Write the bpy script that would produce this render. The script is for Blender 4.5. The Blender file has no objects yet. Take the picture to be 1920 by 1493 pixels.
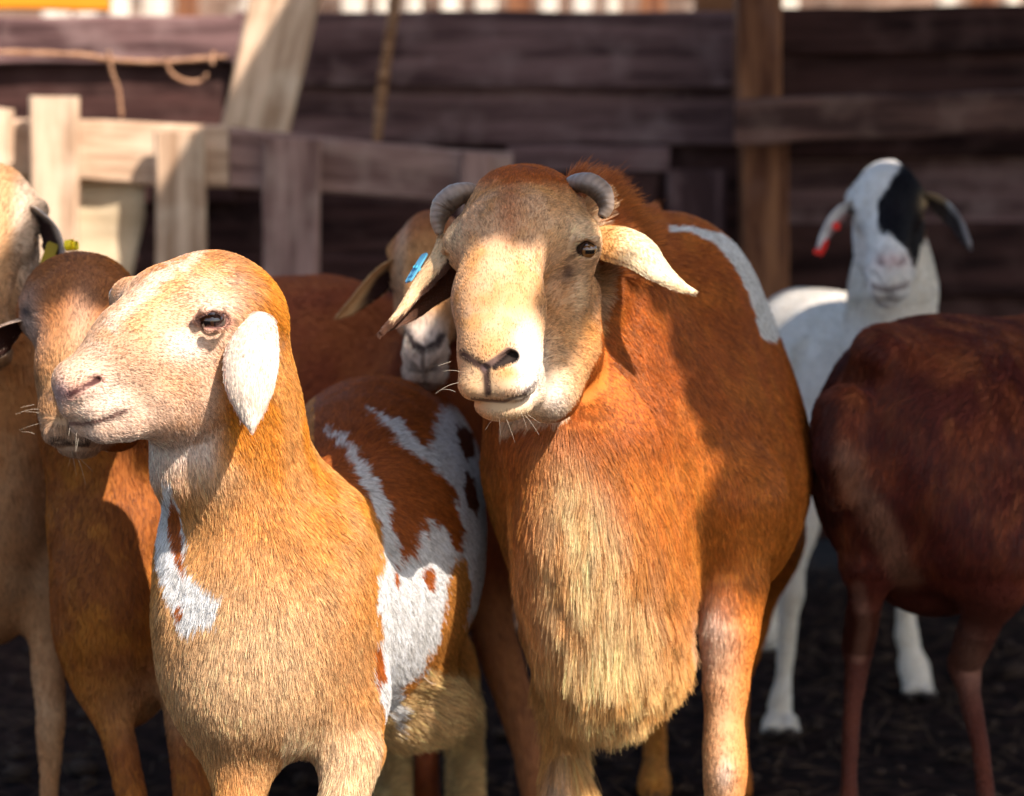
import bpy, math, random
import numpy as np
import openvdb
from mathutils import Matrix, Vector

S = bpy.context.scene
COL = S.collection
rng = np.random.default_rng(7)
random.seed(7)

# ---------------------------------------------------------------- camera
CZ, PITCH, FPX = 1.2, math.radians(8), 100 / 36 * 1920
cam_d = bpy.data.cameras.new("camera")
cam_d.lens = 100; cam_d.sensor_width = 36
cam_d.clip_start = 0.1; cam_d.clip_end = 600
cam_d.dof.use_dof = True
cam_d.dof.focus_distance = 3.12
cam_d.dof.aperture_fstop = 4.2
cam = bpy.data.objects.new("camera", cam_d); COL.objects.link(cam)
cam.location = (0, 0, CZ); cam.rotation_euler = (math.pi / 2 - PITCH, 0, 0)
S.camera = cam

# ---------------------------------------------------------------- light
SUN = np.array([.62, -.75, 1.0]); SUN /= np.linalg.norm(SUN)      # towards the sun
w = bpy.data.worlds.new("World"); S.world = w; w.use_nodes = True
nt = w.node_tree; nt.nodes.clear()
sky = nt.nodes.new("ShaderNodeTexSky"); sky.sky_type = 'NISHITA'; sky.sun_disc = False
sky.sun_elevation = math.asin(SUN[2]); sky.sun_rotation = math.atan2(SUN[0], SUN[1])
sky.dust_density = 2.0
bg = nt.nodes.new("ShaderNodeBackground"); bg.inputs[1].default_value = 0.118
wo = nt.nodes.new("ShaderNodeOutputWorld")
nt.links.new(sky.outputs[0], bg.inputs[0]); nt.links.new(bg.outputs[0], wo.inputs[0])
sl = bpy.data.lights.new("sun", 'SUN'); sl.energy = 5.0; sl.angle = math.radians(.5); sl.color = (1, .92, .86)
so = bpy.data.objects.new("sun", sl); COL.objects.link(so)
so.rotation_euler = Vector(SUN).to_track_quat('Z', 'Y').to_euler()
S.view_settings.view_transform = 'Standard'; S.view_settings.look = 'None'
S.view_settings.exposure = 0.92; S.view_settings.gamma = 1; S.view_settings.use_curve_mapping = False
S.render.engine = 'CYCLES'
S.cycles.use_denoising = True
S.cycles.max_bounces = 6; S.cycles.diffuse_bounces = 3; S.cycles.glossy_bounces = 2
S.cycles.transparent_max_bounces = 4
try:
    S.cycles_curves.shape = 'RIBBONS'; S.cycles_curves.subdivisions = 2
except Exception: pass

# ---------------------------------------------------------------- pixel <-> place
_F = np.array([0, math.cos(PITCH), -math.sin(PITCH)]); _U = np.array([0, math.sin(PITCH), math.cos(PITCH)])
def P(px, py, Y):
    d = _F + np.array([(px - 960) / FPX, 0, 0]) - (py - 746.5) / FPX * _U
    return np.array([0, 0, CZ]) + d * Y / d[1]
def proj(p):
    q = p - np.array([0, 0, CZ]); d = q @ _F
    return 960 + FPX * q[:, 0] / d, 746.5 - FPX * (q @ _U) / d
def R(rpx, Y): return rpx * Y / FPX

# ---------------------------------------------------------------- noise
def noise(p, f, seed=0):
    q = p * f + seed * 17.31; i = np.floor(q).astype(np.int64); t = q - i; t = t * t * (3 - 2 * t)
    out = 0
    for a in (0, 1):
        for b in (0, 1):
            for c in (0, 1):
                h = (i[:, 0] + a) * 73856093 ^ (i[:, 1] + b) * 19349663 ^ (i[:, 2] + c) * 83492791 ^ (seed * 2654435761 & 0xffffffff)
                h = (h ^ (h >> 13)) * 1274126177 & 0x7fffffff; h = (h ^ (h >> 15)) & 0xffff
                out = out + (h / 65535.) * (t[:, 0] if a else 1 - t[:, 0]) * (t[:, 1] if b else 1 - t[:, 1]) * (t[:, 2] if c else 1 - t[:, 2])
    return out
def fbm(p, f, o=3, seed=0):
    s = 0; a = .5; n = 0
    for k in range(o):
        s = s + a * noise(p, f * 2 ** k, seed + k); n += a; a *= .5
    return s / n
def sm(x, a, b):
    t = np.clip((x - a) / (b - a), 0, 1); return t * t * (3 - 2 * t)
def inpoly(x, y, poly):
    r = np.zeros(len(x), bool); n = len(poly)
    for i in range(n):
        x1, y1 = poly[i]; x2, y2 = poly[(i + 1) % n]
        if y1 == y2: continue
        c = ((y1 > y) != (y2 > y)) & (x < (x2 - x1) * (y - y1) / (y2 - y1) + x1); r ^= c
    return r
def segdist(x, y, pts):
    d = np.full(len(x), 1e9)
    for (x1, y1), (x2, y2) in zip(pts[:-1], pts[1:]):
        dx, dy = x2 - x1, y2 - y1; t = np.clip(((x - x1) * dx + (y - y1) * dy) / (dx * dx + dy * dy), 0, 1)
        d = np.minimum(d, np.hypot(x - x1 - t * dx, y - y1 - t * dy))
    return d
def mixc(c, m, col):
    m = np.asarray(m, float)[:, None]; return c * (1 - m) + np.array(col) * m

# ---------------------------------------------------------------- materials
def mat(name, rough=.6, spec=.3, attr=None, color=None, sheen=0, coat=0):
    m = bpy.data.materials.new(name); m.use_nodes = True
    b = m.node_tree.nodes['Principled BSDF']
    b.inputs['Roughness'].default_value = rough; b.inputs['Specular IOR Level'].default_value = spec
    if coat: b.inputs['Coat Weight'].default_value = coat; b.inputs['Coat Roughness'].default_value = .03
    if color: b.inputs['Base Color'].default_value = (*color, 1)
    if attr:
        a = m.node_tree.nodes.new('ShaderNodeAttribute'); a.attribute_name = attr
        m.node_tree.links.new(a.outputs['Color'], b.inputs['Base Color'])
    return m
M_SKIN = mat('skin_coat', .75, .15, 'coat')
M_EYE = mat('eye', .12, .6, 'coat', coat=1.0)
M_HORN = mat('horn', .42, .45, 'coat')
_n = M_HORN.node_tree; _t = _n.nodes.new('ShaderNodeTexNoise'); _t.inputs['Scale'].default_value = 190; _t.inputs['Detail'].default_value = 6; _c = _n.nodes.new('ShaderNodeTexCoord'); _n.links.new(_c.outputs['Object'], _t.inputs['Vector'])
_b = _n.nodes.new('ShaderNodeBump'); _b.inputs['Distance'].default_value = .0012; _b.inputs['Strength'].default_value = .8; _n.links.new(_t.outputs[0], _b.inputs['Height']); _n.links.new(_b.outputs[0], _n.nodes['Principled BSDF'].inputs['Normal'])
def hairmat():
    m = bpy.data.materials.new('fur_hair'); m.use_nodes = True; n = m.node_tree; n.nodes.clear()
    a = n.nodes.new('ShaderNodeAttribute'); a.attribute_name = 'hcol'
    b = n.nodes.new('ShaderNodeBsdfPrincipled'); b.inputs['Roughness'].default_value = .45; b.inputs['Specular IOR Level'].default_value = .35
    t = n.nodes.new('ShaderNodeBsdfTranslucent')
    mx = n.nodes.new('ShaderNodeMixShader'); mx.inputs[0].default_value = .25
    o = n.nodes.new('ShaderNodeOutputMaterial')
    n.links.new(a.outputs['Color'], b.inputs['Base Color']); n.links.new(a.outputs['Color'], t.inputs[0])
    n.links.new(b.outputs[0], mx.inputs[1]); n.links.new(t.outputs[0], mx.inputs[2]); n.links.new(mx.outputs[0], o.inputs[0])
    return m
M_HAIR = hairmat()
def wood(name, c1, c2, c3, sx=3., spot=.5):
    m = bpy.data.materials.new(name); m.use_nodes = True; n = m.node_tree; b = n.nodes['Principled BSDF']
    b.inputs['Roughness'].default_value = .85; b.inputs['Specular IOR Level'].default_value = .15
    tc = n.nodes.new('ShaderNodeTexCoord'); oi = n.nodes.new('ShaderNodeObjectInfo')
    ad = n.nodes.new('ShaderNodeVectorMath'); ad.operation = 'ADD'
    mu = n.nodes.new('ShaderNodeVectorMath'); mu.operation = 'SCALE'; mu.inputs[3].default_value = 37.
    cb = n.nodes.new('ShaderNodeCombineXYZ')
    for k in range(3): n.links.new(oi.outputs['Random'], cb.inputs[k])
    n.links.new(cb.outputs[0], mu.inputs[0]); n.links.new(tc.outputs['Object'], ad.inputs[0]); n.links.new(mu.outputs[0], ad.inputs[1])
    mp = n.nodes.new('ShaderNodeMapping'); mp.inputs['Scale'].default_value = (sx, sx * 11, sx * 11); n.links.new(ad.outputs[0], mp.inputs[0])
    g = n.nodes.new('ShaderNodeTexNoise'); g.inputs['Scale'].default_value = 1.6; g.inputs['Detail'].default_value = 8; g.inputs['Roughness'].default_value = .65
    n.links.new(mp.outputs[0], g.inputs['Vector'])
    g2 = n.nodes.new('ShaderNodeTexNoise'); g2.inputs['Scale'].default_value = 11; g2.inputs['Detail'].default_value = 5; n.links.new(ad.outputs[0], g2.inputs['Vector'])
    r1 = n.nodes.new('ShaderNodeValToRGB'); r1.color_ramp.elements[0].color = (*c1, 1); r1.color_ramp.elements[1].color = (*c2, 1)
    r1.color_ramp.elements[0].position = .40; r1.color_ramp.elements[1].position = .60
    n.links.new(g.outputs[0], r1.inputs[0])
    r2 = n.nodes.new('ShaderNodeMapRange'); r2.inputs[1].default_value = .5; r2.inputs[2].default_value = .75; r2.inputs[4].default_value = spot
    n.links.new(g2.outputs[0], r2.inputs[0])
    mx = n.nodes.new('ShaderNodeMix'); mx.data_type = 'RGBA'; mx.inputs[7].default_value = (*c3, 1)
    n.links.new(r2.outputs[0], mx.inputs[0]); n.links.new(r1.outputs[0], mx.inputs[6]); n.links.new(mx.outputs[2], b.inputs['Base Color'])
    bp = n.nodes.new('ShaderNodeBump'); bp.inputs['Strength'].default_value = .6; bp.inputs['Distance'].default_value = .006
    n.links.new(g.outputs[0], bp.inputs['Height']); n.links.new(bp.outputs[0], b.inputs['Normal'])
    return m

# ---------------------------------------------------------------- mesh helpers
def link(name, me, m, parent=None):
    o = bpy.data.objects.new(name, me); COL.objects.link(o)
    if m is not None: me.materials.append(m)
    if parent is not None: o.parent = parent
    return o
def mesh_np(name, v, f, colors=None, smooth=True):
    me = bpy.data.meshes.new(name); me.from_pydata(v.tolist() if hasattr(v, 'tolist') else v, [], f.tolist() if hasattr(f, 'tolist') else f)
    if smooth: me.polygons.foreach_set('use_smooth', np.ones(len(me.polygons), bool))
    if colors is not None:
        a = me.color_attributes.new('coat', 'FLOAT_COLOR', 'POINT')
        a.data.foreach_set('color', np.concatenate([colors, np.ones((len(colors), 1))], 1).astype(np.float32).ravel())
    me.update(); return me
def empty(name, loc):
    o = bpy.data.objects.new(name, None); COL.objects.link(o); o.location = loc; o.empty_display_size = .1; return o
def tag(o, label=None, cat=None, group=None, kind=None):
    if label: o['label'] = label
    if cat: o['category'] = cat
    if group: o['group'] = group
    if kind: o['kind'] = kind
    return o

# ---------------------------------------------------------------- solid shapes (signed distance)
def cone(a, b, ra, rb, k=.03, sub=False):
    return ('c', np.array(a, float), np.array(b, float), ra, rb, k, sub)
def chain(pts, k=.03, sub=False):              # pts: (px,py,Y,rpx)
    if not sub and len(pts) >= 4 and pts[-1][1] > 1280:      # a limb: one swept piece, no swelling where its segments meet
        A = [P(*p[:3]) for p in pts]; r = [R(p[3], p[2]) for p in pts]
        lo = np.min([a - x for a, x in zip(A, r)], 0); hi = np.max([a + x for a, x in zip(A, r)], 0)
        return [('l', A, r, lo, hi, k, sub)]
    out = []
    for p, q in zip(pts[:-1], pts[1:]):
        out.append(cone(P(*p[:3]), P(*q[:3]), R(p[3], p[2]), R(q[3], q[2]), k, sub))
    return out
def ell(px, py, Y, rx, rz, ry, k=.03, yaw=0, roll=0, pitch=0, sub=False):   # rx, rz pixels; ry metres
    M = np.array(Matrix.Rotation(math.radians(yaw), 3, 'Z') @ Matrix.Rotation(math.radians(pitch), 3, 'X') @ Matrix.Rotation(math.radians(roll), 3, 'Y'))
    return ('e', P(px, py, Y), np.array([R(rx, Y), ry, R(rz, Y)]), M, None, k, sub)
def bounds(prims):
    lo = np.full(3, 1e9); hi = -lo
    for p in prims:
        if p[6]: continue
        if p[0] == 'c':
            lo = np.minimum(lo, np.minimum(p[1] - p[3], p[2] - p[4])); hi = np.maximum(hi, np.maximum(p[1] + p[3], p[2] + p[4]))
        elif p[0] == 'l': lo = np.minimum(lo, p[3]); hi = np.maximum(hi, p[4])
        else:
            r = p[2].max(); lo = np.minimum(lo, p[1] - r); hi = np.maximum(hi, p[1] + r)
    return lo, hi
def solid(prims, lo, hi, h, lump=0., lf=14.):
    lo = np.array(lo) - 3 * h; n = np.ceil((np.array(hi) + 3 * h - lo) / h).astype(int) + 1
    D = np.full(n, .2, np.float32)
    ax = [lo[i] + h * np.arange(n[i]) for i in range(3)]
    for p in prims:
        k = p[5]; pad = k + .02
        if p[0] == 'c':
            a, b, ra, rb = p[1:5]; l = np.minimum(a - ra, b - rb) - pad; u = np.maximum(a + ra, b + rb) + pad
        elif p[0] == 'l': l = p[3] - pad; u = p[4] + pad
        else:
            e = np.sqrt(((p[3] * p[2]) ** 2).sum(1)); l = p[1] - e - pad; u = p[1] + e + pad
        i0 = np.clip(np.floor((l - lo) / h).astype(int), 0, n); i1 = np.clip(np.ceil((u - lo) / h).astype(int) + 1, 0, n)
        if (i1 <= i0).any(): continue
        X = ax[0][i0[0]:i1[0], None, None]; Y = ax[1][None, i0[1]:i1[1], None]; Z = ax[2][None, None, i0[2]:i1[2]]
        if p[0] == 'c':
            ab = b - a; L2 = ab @ ab + 1e-12
            t = np.clip(((X - a[0]) * ab[0] + (Y - a[1]) * ab[1] + (Z - a[2]) * ab[2]) / L2, 0, 1)
            d = np.sqrt((X - a[0] - t * ab[0]) ** 2 + (Y - a[1] - t * ab[1]) ** 2 + (Z - a[2] - t * ab[2]) ** 2) - (ra + (rb - ra) * t)
        elif p[0] == 'l':
            A, rr = p[1:3]; d = None; m = len(A)
            # radius follows a smooth curve through the joints
            for j in range(m - 1):
                a, b = A[j], A[j + 1]; ab = b - a; L2 = ab @ ab + 1e-12
                t = np.clip(((X - a[0]) * ab[0] + (Y - a[1]) * ab[1] + (Z - a[2]) * ab[2]) / L2, 0, 1); ts = t * t * (3 - 2 * t)
                e = np.sqrt((X - a[0] - t * ab[0]) ** 2 + (Y - a[1] - t * ab[1]) ** 2 + (Z - a[2] - t * ab[2]) ** 2) - (rr[j] + (rr[j + 1] - rr[j]) * ts)
                d = e if d is None else np.minimum(d, e)
        else:
            c, r, M = p[1:4]; x, y, z = X - c[0], Y - c[1], Z - c[2]
            q = [(M[0, i] * x + M[1, i] * y + M[2, i] * z) for i in range(3)]
            k0 = np.sqrt(sum((q[i] / r[i]) ** 2 for i in range(3))); k1 = np.sqrt(sum((q[i] / r[i] ** 2) ** 2 for i in range(3))) + 1e-9
            d = k0 * (k0 - 1) / k1
        s = (slice(i0[0], i1[0]), slice(i0[1], i1[1]), slice(i0[2], i1[2])); o = D[s]
        if not p[6]:
            g = np.maximum(k - np.abs(o - d), 0) / k; D[s] = np.minimum(o, d) - g * g * k * .25
        else:
            d = -d; g = np.maximum(k - np.abs(o - d), 0) / k; D[s] = np.maximum(o, d) + g * g * k * .25
    g = openvdb.FloatGrid(.2); g.copyFromArray(D)
    v, q = g.convertToQuads(0.0)
    v = v.astype(np.float64) * h + lo; q = q.astype(np.int64)
    if lump:
        nv = vnormals(v, q); v = v + nv * ((fbm(v, lf, 2, 5) - .5) * 2 * lump)[:, None]
    return v, q
def vnormals(v, q):
    fn = np.cross(v[q[:, 2]] - v[q[:, 0]], v[q[:, 3 % q.shape[1]]] - v[q[:, 1]])
    n = np.zeros_like(v)
    for k in range(q.shape[1]): np.add.at(n, q[:, k], fn)
    return n / (np.linalg.norm(n, axis=1, keepdims=True) + 1e-12)

def fur(name, parent, v, q, colf, flowf, lenf, dens, rad=.00022, lift=.35, clump=0., seed=1, kill=None, npt=4, jit=.25, back=.25):
    r = np.random.default_rng(seed)
    t = np.concatenate([q[:, [0, 1, 2]], q[:, [0, 2, 3]]]); a, b, c = v[t[:, 0]], v[t[:, 1]], v[t[:, 2]]
    cr = np.cross(b - a, c - a); ar = np.linalg.norm(cr, axis=1) * .5; ctr = (a + b + c) / 3
    nv = vnormals(v, q)
    view = ctr - np.array([0, 0, CZ]); view /= np.linalg.norm(view, axis=1, keepdims=True)
    fc = -(nv[t[:, 0]] * view).sum(1)
    px, py = proj(ctr)
    infr = (px > -120) & (px < 2040) & (py > -100) & (py < 1600)
    w_ = ar * dens * np.where(fc > -.25, 1., back) * np.where(infr, 1, .12)
    n = int(w_.sum()); idx = r.choice(len(t), n, p=w_ / w_.sum())
    u1 = r.random(n); u2 = r.random(n); fl = u1 + u2 > 1; u1[fl] = 1 - u1[fl]; u2[fl] = 1 - u2[fl]
    p = a[idx] + (b[idx] - a[idx]) * u1[:, None] + (c[idx] - a[idx]) * u2[:, None]
    N = nv[t[idx, 0]] * (1 - u1 - u2)[:, None] + nv[t[idx, 1]] * u1[:, None] + nv[t[idx, 2]] * u2[:, None]
    N /= np.linalg.norm(N, axis=1, keepdims=True) + 1e-9
    if kill is not None:
        kp = ~kill(p, r); p = p[kp]; N = N[kp]
    n = len(p)
    L = lenf(p) * (.6 + .6 * r.random(n)) * (.75 + .5 * fbm(p, 30, 2, 41))
    f = flowf(p, N); f = f + .6 * (np.stack([fbm(p, 45, 2, s) for s in (11, 12, 13)], 1) - .5)
    f = f + jit * r.normal(size=(n, 3)) * .5
    fn_ = (f * N).sum(1); free = sm(L, .018, .035); fn_ = np.where(fn_ > 0, fn_ * (1 - free), fn_)
    T = f - fn_[:, None] * N; T /= np.linalg.norm(T, axis=1, keepdims=True) + 1e-9
    lf_ = (lift(p) if callable(lift) else lift) * (.5 + r.random(n))
    s = np.linspace(0, 1, npt)[None, :, None]
    pos = p[:, None, :] + L[:, None, None] * (s * T[:, None, :] + lf_[:, None, None] * (s - .45 * s * s) * N[:, None, :])
    pos = pos - N[:, None, :] * .0006
    if clump:
        wp = p + .008 * (np.stack([fbm(p, 70, 1, s) for s in (31, 32, 33)], 1) - .5)
        cell = np.floor(wp / np.where(L > .03, .0075, .0042)[:, None]).astype(np.int64); key = cell[:, 0] * 73856093 ^ cell[:, 1] * 19349663 ^ cell[:, 2] * 83492791
        _, inv = np.unique(key, return_inverse=True); cnt = np.bincount(inv)
        off = L > .03
        tip = pos[:, -1]; m = np.stack([np.bincount(inv, tip[:, i]) / cnt for i in range(3)], 1)[inv]
        cl = (np.where(L > .03, clump, .42) * (.6 + .6 * r.random(n)))[:, None, None]
        pos = pos + cl * s ** 1.5 * (m - tip)[:, None, :]
    h = bpy.data.hair_curves.new(name); h.add_curves([npt] * n)
    h.position_data.foreach_set('vector', pos.astype(np.float32).ravel())
    ra = h.attributes.get('radius') or h.attributes.new('radius', 'FLOAT', 'POINT')
    rr = rad * (.7 + .6 * r.random(n))[:, None] * np.linspace(1, .25, npt)[None]
    ra.data.foreach_set('value', rr.astype(np.float32).ravel())
    hc = colf(p, N); g = (.55 + .9 * r.random(n)) * (.85 + .3 * fbm(p, 60, 2, 21))
    if clump: g = g * (.72 + .56 * (np.random.default_rng(9).random(len(cnt)))[inv])
    hc = np.clip(hc * g[:, None], 0, .92)
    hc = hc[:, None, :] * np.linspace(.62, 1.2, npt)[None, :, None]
    ca = h.attributes.new('hcol', 'FLOAT_COLOR', 'POINT')
    ca.data.foreach_set('color', np.concatenate([hc.reshape(-1, 3), np.ones((n * npt, 1))], 1).astype(np.float32).ravel())
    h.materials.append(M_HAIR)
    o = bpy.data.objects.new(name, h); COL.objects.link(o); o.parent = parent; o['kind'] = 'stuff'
    return o, n

def flow_of(guides):                                   # guides: (px,py,Y, dx,dy(image),dY)
    g = np.array([P(*q[:3]) for q in guides]); d = np.array([[q[3], q[5], -q[4]] for q in guides], float); d /= np.linalg.norm(d, axis=1, keepdims=True)
    def f(p, N):
        o = np.zeros_like(p)
        for gi, di in zip(g, d):
            w_ = 1 / (((p - gi) ** 2).sum(1) + 4e-4) ** 1.5; o += w_[:, None] * di
        return o / (np.linalg.norm(o, axis=1, keepdims=True) + 1e-9)
    return f

# ---------------------------------------------------------------- ears, eyes, horns
def ear(pts, nrm, cup=.35, thick=.0035, nu=22, nv=12):        # pts (px,py,Y,halfwidth px); nrm = outward (convex) side
    c = np.array([P(*p[:3]) for p in pts]); hw = np.array([R(p[3], p[2]) for p in pts])
    s = np.concatenate([[0], np.cumsum(np.linalg.norm(np.diff(c, axis=0), axis=1))]); s /= s[-1]
    def spl(x, arr):
        out = np.zeros((len(x),) + arr.shape[1:]); n = len(s)
        for j, t in enumerate(x):
            i = min(np.searchsorted(s, t, 'right') - 1, n - 2); i = max(i, 0)
            u = (t - s[i]) / (s[i + 1] - s[i]); p0 = arr[max(i - 1, 0)]; p1 = arr[i]; p2 = arr[i + 1]; p3 = arr[min(i + 2, n - 1)]
            out[j] = .5 * (2 * p1 + (p2 - p0) * u + (2 * p0 - 5 * p1 + 4 * p2 - p3) * u * u + (3 * p1 - p0 - 3 * p2 + p3) * u ** 3)
        return out
    x = np.linspace(0, 1, nu); C = spl(x, c); H = np.maximum(spl(x, hw[:, None])[:, 0], .001)
    T = np.gradient(C, axis=0); T /= np.linalg.norm(T, axis=1, keepdims=True)
    nrm = np.array(nrm, float); nrm /= np.linalg.norm(nrm)
    W = np.cross(T, nrm); W /= np.linalg.norm(W, axis=1, keepdims=True); N = np.cross(W, T)
    a = np.linspace(-1, 1, nv)
    V = []; side = []
    for sgn in (1, -1):
        th = thick * .5 * np.sqrt(np.clip(1 - a ** 2, 0, 1)) + .0002
        for i in range(nu):
            for j in range(nv):
                V.append(C[i] + W[i] * a[j] * H[i] + N[i] * (-cup * H[i] * a[j] ** 2 + sgn * th[j] * min(1, (1 - x[i]) * 6 + .25)))
                side.append(sgn)
    V = np.array(V); F = []; o = nu * nv
    for i in range(nu - 1):
        for j in range(nv - 1):
            k = i * nv + j; F.append((k, k + nv, k + nv + 1, k + 1)); F.append((o + k, o + k + 1, o + k + nv + 1, o + k + nv))
        for j in (0, nv - 1):
            k = i * nv + j; F.append((k, k + nv, o + k + nv, o + k) if j else (k, o + k, o + k + nv, k + nv))
    for i in (0, nu - 1):
        for j in range(nv - 1):
            k = i * nv + j; F.append((k, k + 1, o + k + 1, o + k) if i == 0 else (k, o + k, o + k + 1, k + 1))
    F = np.array(F); nn = vnormals(V, F)
    if (nn[:o] * np.repeat(N, nv, 0)).sum() < 0: F = F[:, ::-1]
    return V, F, np.array(side), T

def eyeball(name, parent, c, r, look, up=(0, 0, 1), iris=(.30, .15, .04)):
    look = np.array(look, float); look /= np.linalg.norm(look); up = np.array(up, float)
    rt = np.cross(look, up); rt /= np.linalg.norm(rt); up = np.cross(rt, look)
    V = []; nu, nv = 48, 40
    for i in range(nv + 1):
        th = math.pi * i / nv
        for j in range(nu):
            ph = 2 * math.pi * j / nu
            V.append((math.sin(th) * math.cos(ph), math.cos(th), math.sin(th) * math.sin(ph)))
    V = np.array(V); F = [(i * nu + j, i * nu + (j + 1) % nu, (i + 1) * nu + (j + 1) % nu, (i + 1) * nu + j) for i in range(nv) for j in range(nu)]
    x, z = V[:, 0], V[:, 2]; rr = np.hypot(x, z); front = V[:, 1] > 0
    col = np.tile([.055, .03, .025], (len(V), 1))
    col = mixc(col, front & (rr < .68), iris); col = mixc(col, front & (rr > .60) & (rr < .72), (.02, .01, .008))
    col = mixc(col, front & (np.abs(x) < .42) & (np.abs(z) < .17 + .06 * np.abs(x)), (.002, .002, .002))
    W = c + r * (x[:, None] * rt + V[:, 1:2] * look * np.where(front, 1.04, 1)[:, None] + z[:, None] * up)
    return link(name, mesh_np(name, W, F, col), M_EYE, parent)

def tube(pts, rad, nseg=16, flat=1., up=(0, 1, 0), ridge=0., closed_tip=True):
    pts = np.array(pts, float); n = len(pts); m = 40 if not ridge or nseg < 20 else 120
    s = np.linspace(0, n - 1, m); C = []; Rr = []
    for t in s:
        i = min(int(t), n - 2); u = t - i; p0, p1, p2, p3 = pts[max(i - 1, 0)], pts[i], pts[i + 1], pts[min(i + 2, n - 1)]
        C.append(.5 * (2 * p1 + (p2 - p0) * u + (2 * p0 - 5 * p1 + 4 * p2 - p3) * u * u + (3 * p1 - p0 - 3 * p2 + p3) * u ** 3))
        Rr.append(np.interp(t, range(n), rad) * (1 + ridge * math.sin(t * 17) + ridge * .6 * math.sin(t * 41 + math.sin(t * 9))))
    C = np.array(C); T = np.gradient(C, axis=0); T /= np.linalg.norm(T, axis=1, keepdims=True)
    A = np.cross(T, np.array(up, float)); A /= np.linalg.norm(A, axis=1, keepdims=True) + 1e-9; B = np.cross(T, A)
    V = []
    for i in range(m):
        rr = Rr[i] * (math.sqrt(max(0.02, 1 - ((i - m + 5) / 5) ** 2)) if closed_tip and i > m - 6 else 1)
        for j in range(nseg):
            a = 2 * math.pi * j / nseg; V.append(C[i] + A[i] * math.cos(a) * rr + B[i] * math.sin(a) * rr * flat)
    F = [(i * nseg + j, (i + 1) * nseg + j, (i + 1) * nseg + (j + 1) % nseg, i * nseg + (j + 1) % nseg) for i in range(m - 1) for j in range(nseg)]
    F += [tuple(range(nseg))[::-1], tuple((m - 1) * nseg + j for j in range(nseg))]
    return np.array(V), F, np.repeat(s / (n - 1), nseg)

# ---------------------------------------------------------------- animal assembly
NH = 0
def animal(name, label, cat, head, body, ears, colf, earcol, flow, lenf, dens, hh=.0019, bh=.005, head_dens=None, kill=None,
           base=(0, 0, 0), earnudge=None, lift=.3, rad=.00022, clump=.3, headlen=.007, earfur=True, group=None, lump=.0018):
    global NH
    root = empty(name, base); tag(root, label, cat, group)
    inv = -np.array(base, float)
    hv = hq = None
    lo, hi = bounds(body + head)
    parts = []
    allp = body + head
    subs = [p for p in head if p[6]]
    allp = body + [p for p in head if not p[6]] + subs
    if head:
        l, u = bounds(head); l = l - .004; u = u + .004
        v, q = solid(allp, l, u, hh)
        parts.append(['h', v, q])
        bv, bq = solid(allp, lo, hi, bh, 0)
        c = bv[bq].mean(1); e = 1.2 * bh
        keep = ~((c > l + e) & (c < u - e)).all(1)
        bq = bq[keep]
        c = v[q].mean(1); parts[0][2] = q[((c > l) & (c < u)).all(1)]
        parts.append(['b', bv, bq])
    else:
        bv, bq = solid(allp, lo, hi, bh, 0); parts.append(['b', bv, bq])
    for k, pr in enumerate(parts):                         # drop unused vertices, add soft lumps to the body
        used = np.zeros(len(pr[1]), bool); used[pr[2].ravel()] = True; mp = np.cumsum(used) - 1
        pr[1] = pr[1][used]; pr[2] = mp[pr[2]]
        n_ = vnormals(pr[1], pr[2]); pr[1] = pr[1] + n_ * ((fbm(pr[1], 16, 2, 5) - .5) * 2 * lump)[:, None]
        pr.append(vnormals(pr[1], pr[2]))
    Vs, Fs, Cs = [], [], []; off = 0
    for nm, v, q, n_ in parts:
        Vs.append(v); Fs += (q + off).tolist(); Cs.append(colf(v, n_)); off += len(v)
    for pts, nrm, kw in ears:
        v, f, sd, T = ear(pts, nrm, **kw)
        ec = earcol(v, sd); Vs.append(v); Fs += (f + off).tolist(); Cs.append(ec); off += len(v)
        if earfur:
            d = T[len(T) // 2]
            fur('ear_fur', root, v - 0, f, lambda p, N, v=v, ec=ec: near(p, v, ec), lambda p, N, d=d: np.tile(d, (len(p), 1)), lambda p: np.full(len(p), .006), (head_dens or dens) * .8, rad=rad, lift=.25, seed=3, clump=.3)
    me = mesh_np(name, np.concatenate(Vs), Fs, np.concatenate(Cs))
    b = link('body', me, M_SKIN, root)
    for nm, v, q, n_ in parts:
        if nm == 'h':
            fo, k = fur('head_fur', root, v, q, colf, flow, lenf, head_dens or dens, rad=rad * .95, lift=lift if not callable(lift) else lift, kill=kill, seed=5, clump=clump)
        else:
            fo, k = fur('fur', root, v, q, colf, flow, lenf, dens, rad=rad, lift=lift, kill=kill, seed=6, clump=clump)
        NH += k; print(name, nm, 'verts', len(v), 'hairs', k)
    for ch in root.children: ch.location = -root.location
    return root
def near(p, v, c):                                        # colour of the nearest ear vertex (small sets)
    out = np.zeros((len(p), 3))
    for i in range(0, len(p), 4000):
        d = ((p[i:i + 4000, None, :] - v[None]) ** 2).sum(2); out[i:i + 4000] = c[d.argmin(1)]
    return out
def child(root, o): o.location = -root.location; return o


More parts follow.
